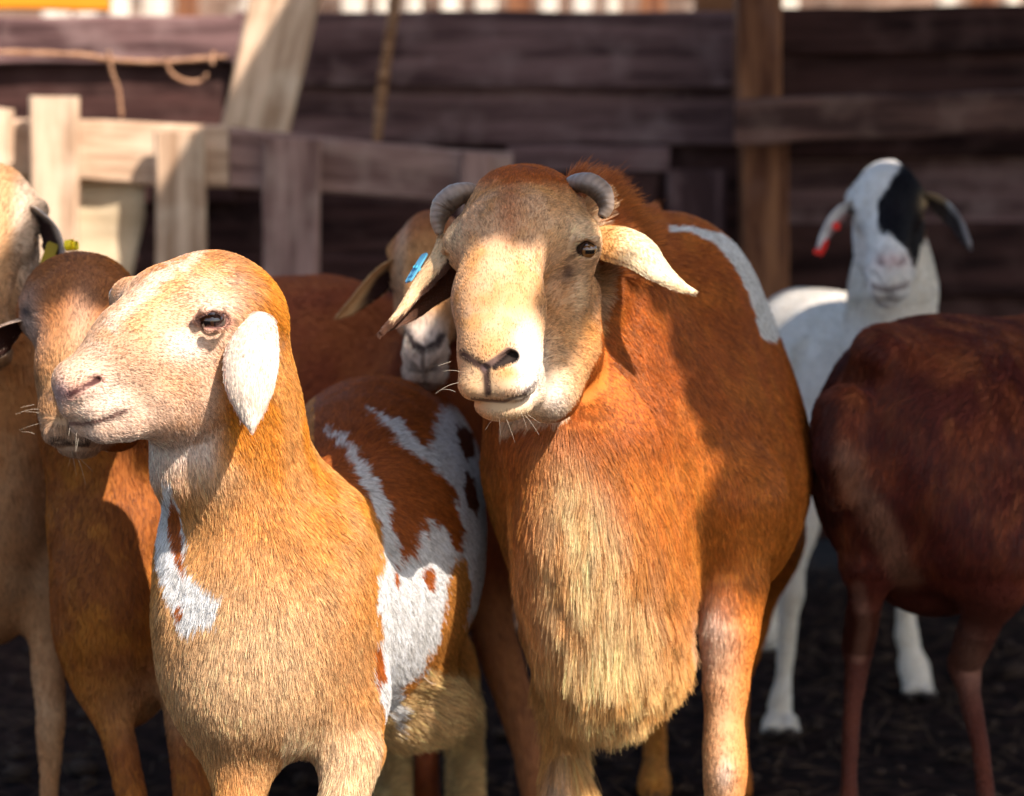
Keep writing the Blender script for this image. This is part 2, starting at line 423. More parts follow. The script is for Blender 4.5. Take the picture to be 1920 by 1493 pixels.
# ================================================================ the pen: ground, fences, unseen shade roof
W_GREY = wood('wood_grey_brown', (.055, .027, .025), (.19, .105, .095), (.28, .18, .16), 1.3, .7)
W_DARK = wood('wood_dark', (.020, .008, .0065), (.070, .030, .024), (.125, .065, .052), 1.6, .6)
W_SHADED = wood('wood_shaded', (.17, .09, .07), (.38, .225, .175), (.48, .33, .25), 1.6, .6)  # darker copy of the fence wood for the part in shade
W_SUNLIT = wood('wood_sunlit', (.36, .22, .13), (.68, .47, .31), (.78, .60, .42), 1.6, .6)  # paler copy of the fence wood for the part in sun
W_POST = wood('wood_post_reddish', (.10, .036, .018), (.30, .125, .055), (.20, .10, .07), 1.6, .6)
W_BEAM = wood('wood_beam_brown', (.055, .026, .02), (.17, .085, .062), (.25, .15, .11), 1.3, .6)
W_STAKE = wood('wood_stake_bleached', (.50, .42, .33), (.72, .64, .52), (.8, .75, .68), 3., .5)

def board(name, parent, corners, Y, thick, m, rough=.004, dY=None, seed=0):
    """board filling four picture-measured corners (tl, tr, br, bl) at depth Y (dY per corner), cut as a solid plank with uneven edges"""
    dY = dY or (0, 0, 0, 0); C = [P(x, y, Y + d) for (x, y), d in zip(corners, dY)]
    tl, tr, br, bl = C; cen = sum(C) / 4
    horiz = np.linalg.norm(tr - tl) > np.linalg.norm(bl - tl)
    ex = ((tr + br) - (tl + bl)) / 2 if horiz else ((tl + tr) - (bl + br)) / 2
    L = np.linalg.norm(ex); ex /= L
    ez = ((tl + tr) - (bl + br)) / 2 if horiz else ((tl + bl) - (tr + br)) / 2
    ez = ez - ex * (ez @ ex); ez /= np.linalg.norm(ez); ey = np.cross(ez, ex)
    loc = lambda p: np.array([(p - cen) @ ex, (p - cen) @ ey, (p - cen) @ ez])
    tl, tr, br, bl = map(loc, C) if horiz else [loc(C[k]) for k in (3, 0, 1, 2)]
    r = np.random.default_rng(seed + int(abs(corners[0][0]) * 7 + abs(corners[0][1])))
    n = max(4, int(L / .06)); V = []; F = []
    rough = rough * .55; e1 = np.cumsum(r.normal(size=n + 1)) * rough * .5; e2 = np.cumsum(r.normal(size=n + 1)) * rough * .5; e1 -= np.linspace(e1[0], e1[-1], n + 1); e2 -= np.linspace(e2[0], e2[-1], n + 1)
    wv = np.cumsum(r.normal(size=n + 1)) * rough * .4; wv -= np.linspace(wv[0], wv[-1], n + 1)
    c = min(.006, thick * .2)
    for i in range(n + 1):
        t = i / n; a = tl + (tr - tl) * t; b = bl + (br - bl) * t; za, zb = a[2] + e1[i], b[2] + e2[i]; x = (a[0] + b[0]) / 2 if 0 < i < n else None
        xa, xb = (a[0], b[0]); y0 = -thick / 2 + wv[i]; y1 = thick / 2 + wv[i]
        sg = 1 if za > zb else -1
        sec = [(xa, y0, za - sg * c), (xa, y0 + c, za), (xa, y1 - c, za), (xa, y1, za - sg * c), (xb, y1, zb + sg * c), (xb, y1 - c, zb), (xb, y0 + c, zb), (xb, y0, zb + sg * c)]
        V += sec
    for i in range(n):
        for j in range(8): F.append((i * 8 + j, i * 8 + (j + 1) % 8, (i + 1) * 8 + (j + 1) % 8, (i + 1) * 8 + j))
    F.append(tuple(range(8))[::-1]); F.append(tuple(n * 8 + j for j in range(8)))
    me = mesh_np(name, np.array(V), F, smooth=False); o = link(name, me, m, parent)
    M = Matrix([list(v) for v in np.stack([ex, ey, ez], 1)]).to_4x4(); M.translation = Vector(cen)
    import bmesh
    bm = bmesh.new(); bm.from_mesh(me); bmesh.ops.recalc_face_normals(bm, faces=bm.faces); bm.to_mesh(me); bm.free()
    if parent is not None: M = Matrix.Translation(-parent.location) @ M
    o.matrix_local = M
    return o
def rect(x0, y0, x1, y1): return [(x0, y0), (x1, y0), (x1, y1), (x0, y1)]

def build_setting():
    # ground: trampled dark earth, one sheet to the horizon, finer near the pen
    xs = np.concatenate([np.array([-300, -100, -40, -15, -8, -5]), np.linspace(-3, 3, 90), np.array([5, 8, 15, 40, 100, 300])])
    ys = np.concatenate([np.array([-60, -20, -5, 0]), np.linspace(1.5, 7.5, 90), np.array([9, 12, 20, 50, 150, 400])])
    X, Y = np.meshgrid(xs, ys, indexing='ij'); p = np.stack([X.ravel(), Y.ravel(), np.zeros(X.size)], 1)
    near_ = (np.abs(p[:, 0]) < 3) & (p[:, 1] > 1.5) & (p[:, 1] < 7.5)
    p[:, 2] = np.where(near_, (fbm(p, 4, 3, 1) - .5) * .03 + (fbm(p, 18, 2, 2) - .5) * .014, 0) - .004
    ny = len(ys); F = [(i * ny + j, (i + 1) * ny + j, (i + 1) * ny + j + 1, i * ny + j + 1) for i in range(len(xs) - 1) for j in range(ny - 1)]
    m = bpy.data.materials.new('earth'); m.use_nodes = True; n = m.node_tree; b = n.nodes['Principled BSDF']; b.inputs['Roughness'].default_value = .95; b.inputs['Specular IOR Level'].default_value = .1
    t = n.nodes.new('ShaderNodeTexCoord'); g = n.nodes.new('ShaderNodeTexNoise'); g.inputs['Scale'].default_value = 26; g.inputs['Detail'].default_value = 9; n.links.new(t.outputs['Object'], g.inputs['Vector'])
    sx = n.nodes.new('ShaderNodeSeparateXYZ'); n.links.new(t.outputs['Object'], sx.inputs[0])
    r = n.nodes.new('ShaderNodeValToRGB'); r.color_ramp.elements[0].color = (.008, .004, .0035, 1); r.color_ramp.elements[1].color = (.036, .019, .015, 1); r.color_ramp.elements[0].position = .4; r.color_ramp.elements[1].position = .7
    r2 = n.nodes.new('ShaderNodeValToRGB'); r2.color_ramp.elements[0].color = (.30, .21, .13, 1); r2.color_ramp.elements[1].color = (.5, .38, .26, 1)
    mr = n.nodes.new('ShaderNodeMapRange'); mr.inputs[1].default_value = 6.5; mr.inputs[2].default_value = 7.5; n.links.new(sx.outputs['Y'], mr.inputs[0])
    mx = n.nodes.new('ShaderNodeMix'); mx.data_type = 'RGBA'; n.links.new(mr.outputs[0], mx.inputs[0]); n.links.new(g.outputs[0], r.inputs[0]); n.links.new(g.outputs[0], r2.inputs[0])
    n.links.new(r.outputs[0], mx.inputs[6]); n.links.new(r2.outputs[0], mx.inputs[7]); n.links.new(mx.outputs[2], b.inputs['Base Color'])
    bp = n.nodes.new('ShaderNodeBump'); bp.inputs['Distance'].default_value = .01; n.links.new(g.outputs[0], bp.inputs['Height']); n.links.new(bp.outputs[0], b.inputs['Normal'])
    o = link('ground', mesh_np('ground', p, F), m); tag(o, 'dark trampled earth of the pen', None, None, 'structure')

    r = np.random.default_rng(12); V = []; F = []
    for i in range(5200):
        x, y = r.uniform(-1.4, 1.6), r.uniform(2.6, 5.9); a = r.uniform(0, math.pi); l = r.uniform(.008, .035) ; wd_ = r.uniform(.0006, .0016); z = .012 + r.random() * .008; dz = r.normal() * .006
        dx, dy = math.cos(a) * l, math.sin(a) * l; nx, ny_ = -math.sin(a) * wd_, math.cos(a) * wd_; k = len(V)
        V += [(x - dx + nx, y - dy + ny_, z - dz), (x - dx - nx, y - dy - ny_, z - dz), (x + dx - nx, y + dy - ny_, z + dz), (x + dx + nx, y + dy + ny_, z + dz), (x, y, z + wd_ * 1.5)]
        F += [(k, k + 1, k + 4), (k + 1, k + 2, k + 4), (k + 2, k + 3, k + 4), (k + 3, k, k + 4)]
    o = link('straw', mesh_np('straw', np.array(V), F, smooth=False), mat('straw', .8, .2, color=(.075, .045, .026))); tag(o, 'scattered straw bits on the dark earth', 'straw', None, 'stuff')
    V = []; F = []
    ic = [(0, 0, 1), (.894, 0, .447), (.276, .851, .447), (-.724, .526, .447), (-.724, -.526, .447), (.276, -.851, .447), (.724, .526, -.447), (-.276, .851, -.447), (-.894, 0, -.447), (-.276, -.851, -.447), (.724, -.526, -.447), (0, 0, -1)]
    fc_ = [(0, 1, 2), (0, 2, 3), (0, 3, 4), (0, 4, 5), (0, 5, 1), (1, 6, 2), (2, 7, 3), (3, 8, 4), (4, 9, 5), (5, 10, 1), (2, 6, 7), (3, 7, 8), (4, 8, 9), (5, 9, 10), (1, 10, 6), (11, 7, 6), (11, 8, 7), (11, 9, 8), (11, 10, 9), (11, 6, 10)]
    for i in range(1500):
        x, y = r.uniform(-1.4, 1.7), r.uniform(2.6, 5.9); s_ = r.uniform(.004, .012) * (1 if r.random() < .93 else 2.2); k = len(V)
        V += [(x + a * s_ * 1.3, y + b_ * s_, .008 + c_ * s_ * .7) for a, b_, c_ in ic]; F += [tuple(k + q for q in f) for f in fc_]
    o = link('dung_and_stones', mesh_np('dung_and_stones', np.array(V), F), mat('dung', .9, .15, color=(.05, .032, .024))); tag(o, 'small dark droppings and clods on the pen floor', 'droppings', None, 'stuff')

    # rear wall of wide boards
    YW = 6.0
    w_ = empty('board_wall', (0, YW, 0)); tag(w_, 'high rear wall of wide grey brown boards running across the pen', 'wall')
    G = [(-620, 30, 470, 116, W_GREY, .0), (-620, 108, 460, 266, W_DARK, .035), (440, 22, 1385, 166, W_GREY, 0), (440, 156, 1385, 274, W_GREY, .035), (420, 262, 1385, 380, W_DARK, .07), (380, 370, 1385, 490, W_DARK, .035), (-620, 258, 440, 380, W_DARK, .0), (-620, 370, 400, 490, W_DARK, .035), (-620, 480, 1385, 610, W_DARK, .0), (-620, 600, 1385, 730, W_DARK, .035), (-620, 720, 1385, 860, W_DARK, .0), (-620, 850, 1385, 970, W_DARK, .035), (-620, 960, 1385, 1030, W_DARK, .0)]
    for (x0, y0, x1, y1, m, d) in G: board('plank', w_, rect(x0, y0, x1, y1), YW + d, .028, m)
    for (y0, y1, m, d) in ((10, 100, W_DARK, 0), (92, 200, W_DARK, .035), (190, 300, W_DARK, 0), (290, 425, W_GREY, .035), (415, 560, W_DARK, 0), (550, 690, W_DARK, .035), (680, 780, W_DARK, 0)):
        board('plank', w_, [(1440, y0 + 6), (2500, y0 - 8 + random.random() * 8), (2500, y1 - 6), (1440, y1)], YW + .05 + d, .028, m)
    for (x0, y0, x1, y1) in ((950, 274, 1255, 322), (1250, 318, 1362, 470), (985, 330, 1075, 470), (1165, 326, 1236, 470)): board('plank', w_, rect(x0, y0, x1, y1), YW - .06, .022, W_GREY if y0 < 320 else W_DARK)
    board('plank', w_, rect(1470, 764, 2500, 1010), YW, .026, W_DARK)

    c = empty('fence_post', (P(1425, 300, 5.85)[0], 5.85, 0)); tag(c, 'tall reddish brown post standing against the rear wall right of the ram', 'post')
    board('post_upper', c, [(1384, -330), (1462, -330), (1462, 186), (1378, 186)], 5.86, .11, W_POST, .003); board('post_lower', c, [(1388, 186), (1474, 186), (1478, 1010), (1388, 1010)], 5.88, .10, W_POST, .003)
    o = board('fence_rail', None, [(1376, 190), (2480, 154), (2480, 236), (1376, 274)], 5.70, .05, W_BEAM, .008); tag(o, 'rough horizontal rail nailed across the tall post at the right', 'rail')
    o = board('brace_plank', None, [(488, -90), (622, -90), (542, 252), (414, 234)], 5.72, .03, W_SUNLIT, .004); tag(o, 'leaning plank crossed by a diagonal sun edge, above the low rail', 'plank')
    # thin upright stick
    V, F, s = tube([P(x, y, 5.78) for x, y in ((745, -70), (738, 20), (727, 90), (716, 170), (706, 268))], [.011, .012, .011, .012, .010], 10, 1, (0, 1, 0), .08)
    o = link('stick', mesh_np('stick', V, F), wood('stick_bark', (.16, .07, .03), (.42, .22, .11), (.3, .2, .14), 6, .5)); tag(o, 'thin bark covered stick tied upright against the rear boards', 'stick')  # bark coloured lighter in place of sunlight on the stick
    # orange beam
    o = board('orange_beam', None, rect(-600, -14, 206, 22), 6.25, .05, mat('paint_orange', .5, .3, color=(.75, .25, .01))); tag(o, 'orange painted beam above the rear wall at the top corner', 'beam')
    # low rail fence in front
    f = empty('picket_fence', (P(300, 300, 5.45)[0], 5.45, 0)); tag(f, 'low fence of wooden rail and short pickets behind the sheep, coloured paler where sunlit', 'fence')
    board('rail', f, [(-600, 196), (430, 236), (430, 352), (-600, 286)], 5.47, .035, W_SUNLIT, .006); board('rail', f, [(432, 240), (962, 286), (956, 388), (432, 352)], 5.47, .035, W_SHADED, .006)  # one rail: paler colour along its sunlit length, darker where shade falls
    board('picket', f, [(-420, 150), (-330, 152), (-326, 900), (-415, 900)], 5.40, .035, W_SUNLIT, .003); board('picket', f, [(-190, 190), (-105, 186), (-108, 900), (-186, 900)], 5.40, .035, W_SUNLIT, .003); board('picket', f, [(-70, 196), (26, 206), (24, 306), (-70, 316)], 5.40, .03, W_SUNLIT); board('picket', f, [(56, 181), (148, 182), (142, 900), (66, 900)], 5.40, .035, W_SUNLIT, .003)
    board('picket', f, [(290, 246), (385, 248), (386, 900), (296, 900)], 5.40, .035, W_SUNLIT, .003); board('picket', f, [(493, 256), (602, 262), (596, 920), (494, 920)], 5.40, .035, W_SHADED, .003)
    board('picket', f, [(862, 284), (920, 288), (916, 900), (862, 900)], 5.42, .03, W_SHADED, .003)
    # stiff sheet of sacking behind the pickets
    xs_ = np.linspace(-380, 272, 40); ys_ = np.linspace(312, 640, 20); V = []
    for x in xs_:
        for y in ys_:
            xx = x if x < 240 else x - max(0, y - 400) * .22 * (x - 240) / 32
            q = P(xx, y + 6 * math.sin(x * .03), 5.500); q[1] += .004 * math.sin(x * .045) + .004 * math.sin(y * .05 + x * .02); V.append(q)
    nn = len(ys_); F = [(i * nn + j, (i + 1) * nn + j, (i + 1) * nn + j + 1, i * nn + j + 1) for i in range(len(xs_) - 1) for j in range(nn - 1)]
    o = link('sacking_sheet', mesh_np('sacking_sheet', np.array(V), F), wood('sacking', (.50, .37, .22), (.66, .52, .33), (.40, .26, .14), 1.2, .35)); tag(o, 'pale sacking sheet hung behind the sunlit pickets', 'sheet')
    md = o.modifiers.new('thickness', 'SOLIDIFY'); md.thickness = .004
    # dry twig
    tm = wood('twig_bark', (.26, .12, .06), (.48, .27, .16), (.3, .18, .1), 20, .3)
    t_ = empty('dry_twig', P(200, 105, 5.5)); tag(t_, 'dry forked twig hanging across the boards at the upper left', 'twig')
    for pts, r_ in (([(-80, 96), (0, 98), (150, 103), (205, 112), (300, 116), (428, 106)], .0052), ([(203, 96), (210, 135), (222, 170), (228, 222)], .0040), ([(310, 110), (322, 138), (348, 152), (375, 152), (388, 138)], .0042), ([(398, 122), (398, 108), (401, 98)], .004)):
        V, F, s = tube([P(x, y, 5.48 + .01 * i) for i, (x, y) in enumerate(pts)], [r_] * len(pts), 8, 1, (0, 1, .3), .15); child(t_, link('twig', mesh_np('twig', V, F), tm, t_))
    # bleached stakes and stones beyond the wall in the sun
    g_ = 'bleached stakes beyond the wall'
    r = np.random.default_rng(4); k = 0
    for x in list(range(-40, 1990, 62)):
        if 300 < x < 600 and False: continue
        wd = 20 + r.random() * 26; Yb = 9.0 + r.random() * .15; top = -60 + r.random() * 30
        if r.random() < .18: continue
        o = board('stake', None, [(x, top), (x + wd, top + r.random() * 8), (x + wd + r.random() * 4, 60), (x - r.random() * 4, 60)], Yb, .05, W_STAKE if r.random() < .8 else W_POST, .006)
        tag(o, 'bleached upright stake in a row beyond the wall', 'stake', g_)
    o = board('far_bank', None, rect(-900, -22, 2900, 90), 14, .4, wood('bank_soil', (.06, .035, .025), (.22, .14, .10), (.5, .42, .34), .5, .7), .03); tag(o, None, None, None, 'structure'); o.name = 'far_hill'

    # unseen plank roof; its front edge and gaps are shaped to place sun and shade
    ZR = 2.6
    rf = empty('shade_roof', (1.5, 5, 0)); tag(rf, 'unseen plank roof over the rear of the pen, shaped to cast the shade', 'roof')
    u = .447; k = 0; wd = .0279
    while u < 4.4:
        if u > 1.86: wd = .16
        for v0, v1 in spans(u + wd / 2):
            V = [(x, y, z + (.0 if k % 2 else .021)) for z in (ZR, ZR + .02) for (x, y) in ((u, v0), (u + wd + .004, v0), (u + wd + .004, v1), (u, v1))]
            F = [(3, 2, 1, 0), (4, 5, 6, 7), (0, 1, 5, 4), (1, 2, 6, 5), (2, 3, 7, 6), (3, 0, 4, 7)]
            o = link('plank', mesh_np('plank', np.array(V, float), F, smooth=False), W_DARK, rf); o.location = (-rf.location)
        u += wd; k += 1
    for (x, y) in ((.50, 6.9), (4.4, 2.9), (4.4, 6.9)):
        o = link('post', mesh_np('post', np.array([(x + a * .06, y + b * .06, z) for z in (-.1, ZR) for a, b in ((-1, -1), (1, -1), (1, 1), (-1, 1))]), [(3, 2, 1, 0), (4, 5, 6, 7), (0, 1, 5, 4), (1, 2, 6, 5), (2, 3, 7, 6), (3, 0, 4, 7)], smooth=False), W_POST, rf); o.location = -rf.location

EDGE = [(.40, 2.02), (.60, 2.0), (.75, 1.97), (.98, 1.97), (1.00, 1.885), (1.112, 1.885), (1.12, 1.775), (1.185, 1.775), (1.20, 2.04), (1.30, 2.04), (1.42, 1.93), (1.47, 1.92), (1.50, 1.80), (5, 1.80)]  # front edge of the unseen roof, laid out to place the shade line
def spans(u):  # roof strips, with gaps placed to let sun reach chosen animals
    v = float(np.interp(u, [e[0] for e in EDGE], [e[1] for e in EDGE]))
    if 1.125 < u < 1.19: return [(v, 1.955), (2.11, 7.25)]
    if 1.60 < u < 1.84: return [(v, 3.32), (3.60, 7.25)]
    if .94 < u < 1.03: return [(v, 2.33), (2.47, 7.25)]
    return [(v, 7.25)]

# ---------------------------------------------------------------- a general sheep head from the pose of the skull
class Skull:
    def __init__(s, px, py, Y, yaw, pitch, roll, sc):
        s.c = P(px, py, Y); yw, pt, rl = [math.radians(a) for a in (yaw, pitch, roll)]
        fw = np.array([math.sin(yw) * math.cos(pt), math.cos(yw) * math.cos(pt), math.sin(pt)])
        r = np.cross(fw, [0, 0, 1]); r /= np.linalg.norm(r); up = np.cross(r, fw)
        r2 = math.cos(rl) * r + math.sin(rl) * up; s.R = np.stack([r2, fw, np.cross(r2, fw)], 1)
        s.sc = np.array(sc); s.m = float(np.mean(sc))
    def w(s, p): return s.c + s.R @ (np.array(p, float) * s.sc)
    def loc(s, p): return ((p - s.c) @ s.R) / s.sc
    def cap(s, a, b, ra, rb, k=.012, sub=False): return cone(s.w(a), s.w(b), ra * s.m, rb * s.m, k, sub)
    def el(s, c, r, k=.012, sub=False): return ('e', s.w(c), np.array(r) * s.sc, s.R, None, k, sub)
    def prims(s):
        o = [s.el((0, -.045, .0), (.062, .078, .064), .02), s.el((0, -.01, .02), (.056, .06, .044), .02),
             s.cap((0, .02, .008), (0, .135, -.014), .043, .030, .02), s.el((0, .150, -.028), (.037, .032, .034), .015),
             s.cap((0, .03, -.055), (0, .135, -.060), .040, .026, .02), s.el((0, .152, -.064), (.026, .022, .017), .008),
             s.cap((0, -.03, -.05), (0, .02, -.06), .05, .045, .02)]
        for x in (-1, 1):
            o += [s.cap((x * .046, -.008, .006), (x * .046, .01, .0), .020, .017, .014), s.el((x * .030, -.01, -.05), (.028, .055, .05), .02),
                  s.el((x * .017, .168, -.042), (.019, .016, .018), .008),
                  s.cap((x * .044, -.055, .004), (x * .060, -.062, -.004), .018, .013, .02)]
        for x in (-1, 1):
            o += [s.cap((x * .008, .186, -.030), (x * .026, .176, -.014), .0030, .0055, .004, True),
                  s.cap((0, .186, -.056), (x * .020, .178, -.054), .0022, .0022, .003, True), s.cap((x * .020, .178, -.054), (x * .037, .135, -.050), .0022, .0022, .003, True),
                  s.cap((x * .066, .004, -.001), (x * .068, .004, -.001), .011, .011, .004, True)]
        o += [s.cap((0, .190, -.034), (0, .186, -.054), .0018, .0018, .003, True)]
        return o
    def eyes(s, root, iris=(.30, .15, .04)):
        for x in (-1, 1):
            child(root, eyeball('eye', root, s.w((x * .052, .004, .0)), .0135 * s.m, s.R @ np.array([x * 1., .35, .1]), s.R[:, 2], iris))
    def features(s, p):
        """dark skin of nostrils, lip line and eyelids, 0..1"""
        q = s.loc(p); ax = np.abs(q[:, 0])
        nos = np.exp(-(((ax - .017) / .013) ** 2 + ((q[:, 2] + .022) / .009) ** 2 + ((q[:, 1] - .180) / .02) ** 2))
        phil = np.exp(-((ax / .004) ** 2 + ((q[:, 2] + .040) / .014) ** 2 + ((q[:, 1] - .184) / .02) ** 2))
        lip = np.exp(-(((q[:, 2] + .054) / .004) ** 2)) * (q[:, 1] > .13)
        eye = np.exp(-(((q[:, 1] - .004) / .017) ** 2 + (q[:, 2] / .012) ** 2)) * (ax > .045)
        return np.clip(np.maximum.reduce([nos, phil * .8, lip * .7, eye]), 0, 1), q

TAN = (.66, .37, .15); ORANGE = (.65, .255, .028); RUST = (.42, .112, .018); DRUST = (.23, .055, .016); CREAM = (.80, .60, .38); WHITE = (.82, .79, .74); DARKSKIN = (.045, .022, .02); PINK = (.55, .27, .20)

def gaze(px, py, Y): return P(px, py, Y)
def whiskers(root, name, spots, col=(.75, .62, .45), L=.035, seed=2):
    r = np.random.default_rng(seed); ps = []
    for (px, py, Y, dx, dy, dY, n) in spots:
        b = P(px, py, Y)
        for i in range(n):
            d = np.array([dx, dY, -dy], float) + r.normal(size=3) * .35; d /= np.linalg.norm(d); o = b + r.normal(size=3) * .005
            l = L * (.5 + .8 * r.random()); bend = np.array([0, 0, -1]) * l * .25 * r.random()
            ps.append([o, o + d * l * .35, o + d * l * .7 + bend * .4, o + d * l + bend])
    ps = np.array(ps); n = len(ps); h = bpy.data.hair_curves.new(name); h.add_curves([4] * n)
    h.position_data.foreach_set('vector', ps.astype(np.float32).ravel())
    ra = h.attributes.get('radius') or h.attributes.new('radius', 'FLOAT', 'POINT')
    ra.data.foreach_set('value', np.tile(np.array([.00014, .00013, .0001, .00005], np.float32), n))
    ca = h.attributes.new('hcol', 'FLOAT_COLOR', 'POINT'); ca.data.foreach_set('color', np.tile(np.array([*col, 1], np.float32), n * 4))
    h.materials.append(M_HAIR); o = bpy.data.objects.new(name, h); COL.objects.link(o); o.parent = root; o['kind'] = 'stuff'; child(root, o)

# ================================================================ RAM
def build_ram():
    head = [
        ell(985, 412, 3.285, 116, 102, .085, .03), ell(972, 450, 3.235, 112, 75, .05, .03),
        ell(1085, 448, 3.245, 42, 44, .035, .018), ell(874, 462, 3.245, 44, 46, .035, .018),
        ]
    head += chain([(935, 440, 3.20, 60), (913, 560, 3.145, 52), (908, 640, 3.105, 46)], .03) + chain([(995, 440, 3.195, 60), (974, 560, 3.143, 50), (962, 640, 3.105, 50)], .03)
    head += chain([(965, 450, 3.21, 70), (944, 560, 3.155, 64), (936, 640, 3.115, 58)], .03)
    head += [ell(938, 690, 3.105, 76, 62, .042, .02),
             ell(893, 722, 3.09, 34, 30, .022, .012), ell(958, 722, 3.088, 48, 29, .024, .012),
             ell(945, 757, 3.11, 56, 34, .028, .008)]
    head += chain([(990, 700, 3.13, 32), (1000, 735, 3.13, 22)], .012)
    head += chain([(975, 740, 3.16, 42), (1030, 730, 3.20, 50), (1058, 655, 3.26, 62), (1072, 560, 3.28, 56)], .03)
    head += chain([(1012, 560, 3.262, 76), (1000, 660, 3.215, 58)], .014)
    head += chain([(905, 560, 3.22, 50), (915, 680, 3.18, 45)], .03)
    head += chain([(1083, 480, 3.235, 34), (1066, 560, 3.24, 36)], .02)
    # brow over the eye, lower lid
    head += chain([(1068, 464, 3.205, 8), (1086, 452, 3.194, 10), (1114, 452, 3.202, 10)], .008)
    head += chain([(1076, 476, 3.205, 6), (1096, 487, 3.200, 7), (1118, 480, 3.208, 6)], .008)
    sub = chain([(912, 692, 3.066, 5), (893, 686, 3.065, 6), (874, 672, 3.068, 6)], .005, True)
    sub += chain([(927, 688, 3.055, 6), (942, 679, 3.062, 9), (959, 669, 3.068, 12)], .004, True)
    sub += chain([(912, 700, 3.058, 3), (914, 735, 3.058, 3)], .005, True)
    sub += chain([(882, 747, 3.068, 4), (914, 749, 3.064, 4), (945, 753, 3.066, 4), (980, 741, 3.078, 4), (1004, 716, 3.105, 3)], .005, True)
    sub += [cone(P(1099, 467, 3.17), P(1099, 467, 3.215), R(15, 3.2), R(15, 3.2), .004, True), cone(P(1087, 470, 3.17), P(1087, 470, 3.215), R(9, 3.2), R(9, 3.2), .004, True)]
    sub += [cone(P(836, 484, 3.22), P(840, 486, 3.24), R(9, 3.2), R(10, 3.2), .004, True)]
    sub += [ell(1046, 545, 3.165, 18, 55, .02, .045, roll=12, sub=True)]
    head += sub
    body = chain([(1068, 452, 3.43, 114), (1085, 560, 3.44, 148), (1100, 690, 3.46, 180), (1125, 850, 3.48, 215)], .05)
    body += [ell(1185, 900, 3.56, 265, 330, .20, .06), ell(1272, 770, 3.86, 196, 350, .34, .08), ell(1312, 880, 3.84, 196, 235, .32, .08), ell(1290, 770, 4.22, 150, 318, .20, .08)]
    body += [ell(1215, 560, 3.72, 160, 150, .2, .08)]
    body += chain([(1105, 850, 3.36, 150), (1128, 1040, 3.35, 140), (1150, 1150, 3.35, 118), (1150, 1200, 3.36, 92), (1130, 1230, 3.36, 70)], .06)
    body += chain([(1085, 700, 3.36, 90), (1088, 850, 3.315, 88), (1105, 1000, 3.29, 88), (1125, 1140, 3.30, 80)], .07)
    body += chain([(1370, 930, 3.46, 105), (1377, 1080, 3.44, 66), (1369, 1180, 3.42, 58), (1362, 1270, 3.415, 46), (1357, 1350, 3.41, 39), (1360, 1445, 3.40, 42), (1357, 1520, 3.405, 34), (1355, 1600, 3.42, 22), (1355, 1720, 3.41, 25), (1352, 1790, 3.38, 34)], .018)
    body += chain([(1040, 980, 3.46, 100), (1040, 1160, 3.43, 66), (1052, 1320, 3.41, 38), (1056, 1400, 3.405, 34), (1060, 1455, 3.39, 37), (1060, 1510, 3.39, 31), (1060, 1600, 3.41, 22), (1058, 1720, 3.40, 25), (1055, 1790, 3.37, 34)], .018)
    body += chain([(1230, 1000, 4.2, 110), (1240, 1160, 4.25, 50), (1225, 1290, 4.32, 24), (1228, 1420, 4.24, 17), (1226, 1480, 4.18, 27)], .03)
    body += chain([(1420, 1000, 4.2, 90), (1400, 1160, 4.25, 45), (1380, 1290, 4.32, 24), (1385, 1420, 4.24, 17), (1383, 1480, 4.18, 27)], .03)
    body += chain([(1090, 700, 3.30, 20), (1140, 560, 3.335, 14), (1148, 520, 3.34, 8)], .03)           # skin fold behind the jaw
    STR = [(1235, 430), (1290, 432), (1340, 448), (1388, 492), (1418, 548), (1440, 615)]
    def colf(p, N):
        x, y = proj(p); n1 = fbm(p, 26, 3, 1); n2 = fbm(p, 90, 2, 2)
        xx = x + (n1 - .5) * 30; yy = y + (n2 - .5) * 18
        c = np.tile(RUST, (len(p), 1)); c = mixc(c, sm(n1, .4, .8) * .5, (.60, .205, .028)); c = mixc(c, sm(y, 700, 1100) * .65, (.62, .215, .028))
        hx = inpoly(xx, yy, [(800, 420), (850, 330), (905, 322), (960, 330), (1060, 345), (1120, 400), (1150, 460), (1148, 540), (1125, 640), (1090, 720), (1050, 790), (860, 830), (840, 640)])
        nearm = p[:, 1] < 3.345
        hm = hx & nearm
        h = np.tile((.57, .31, .135), (len(p), 1)); h = mixc(h, sm(n1, .4, .65) * .5, (.66, .44, .28)); h = mixc(h, sm(fbm(p, 80, 2, 24), .48, .7) * .35 * sm(y, 440, 520), (.52, .235, .06)); h = mixc(h, sm(fbm(p, 55, 2, 14), .5, .75) * .45, (.56, .27, .07))
        h = mixc(h, sm(y, 360, 310) * .9, RUST)
        h = mixc(h, np.exp(-((x - 955) / 26) ** 2) * sm(y, 500, 400) * sm(y, 310, 350) * .5, RUST)
        h = mixc(h, np.exp(-(((x - 1085) / 42) ** 2 + ((y - 440) / 45) ** 2)) * .7, CREAM)
        h = mixc(h, np.exp(-(((x - 850) / 22) ** 2 + ((y - 450) / 40) ** 2)) * .7, CREAM)
        h = mixc(h, np.exp(-(((x - 1085) / 16) ** 2 + ((y - 560) / 60) ** 2)) * .6, CREAM)
        h = mixc(h, sm(xx, 1055, 1100) * sm(y, 560, 640) * .85, ORANGE)
        h = mixc(h, sm(yy, 570, 700) * .35, CREAM)
        h = mixc(h, np.exp(-(((x - 992) / 26) ** 2 + ((y - 685) / 60) ** 2)) * .95, (.88, .84, .78))
        h = mixc(h, np.exp(-(((x - 955) / 50) ** 2 + ((y - 770) / 25) ** 2)) * .4, CREAM)
        h = mixc(h, np.exp(-(((x - 1040) / 26) ** 2 + ((y - 750) / 40) ** 2)) * .5, WHITE)
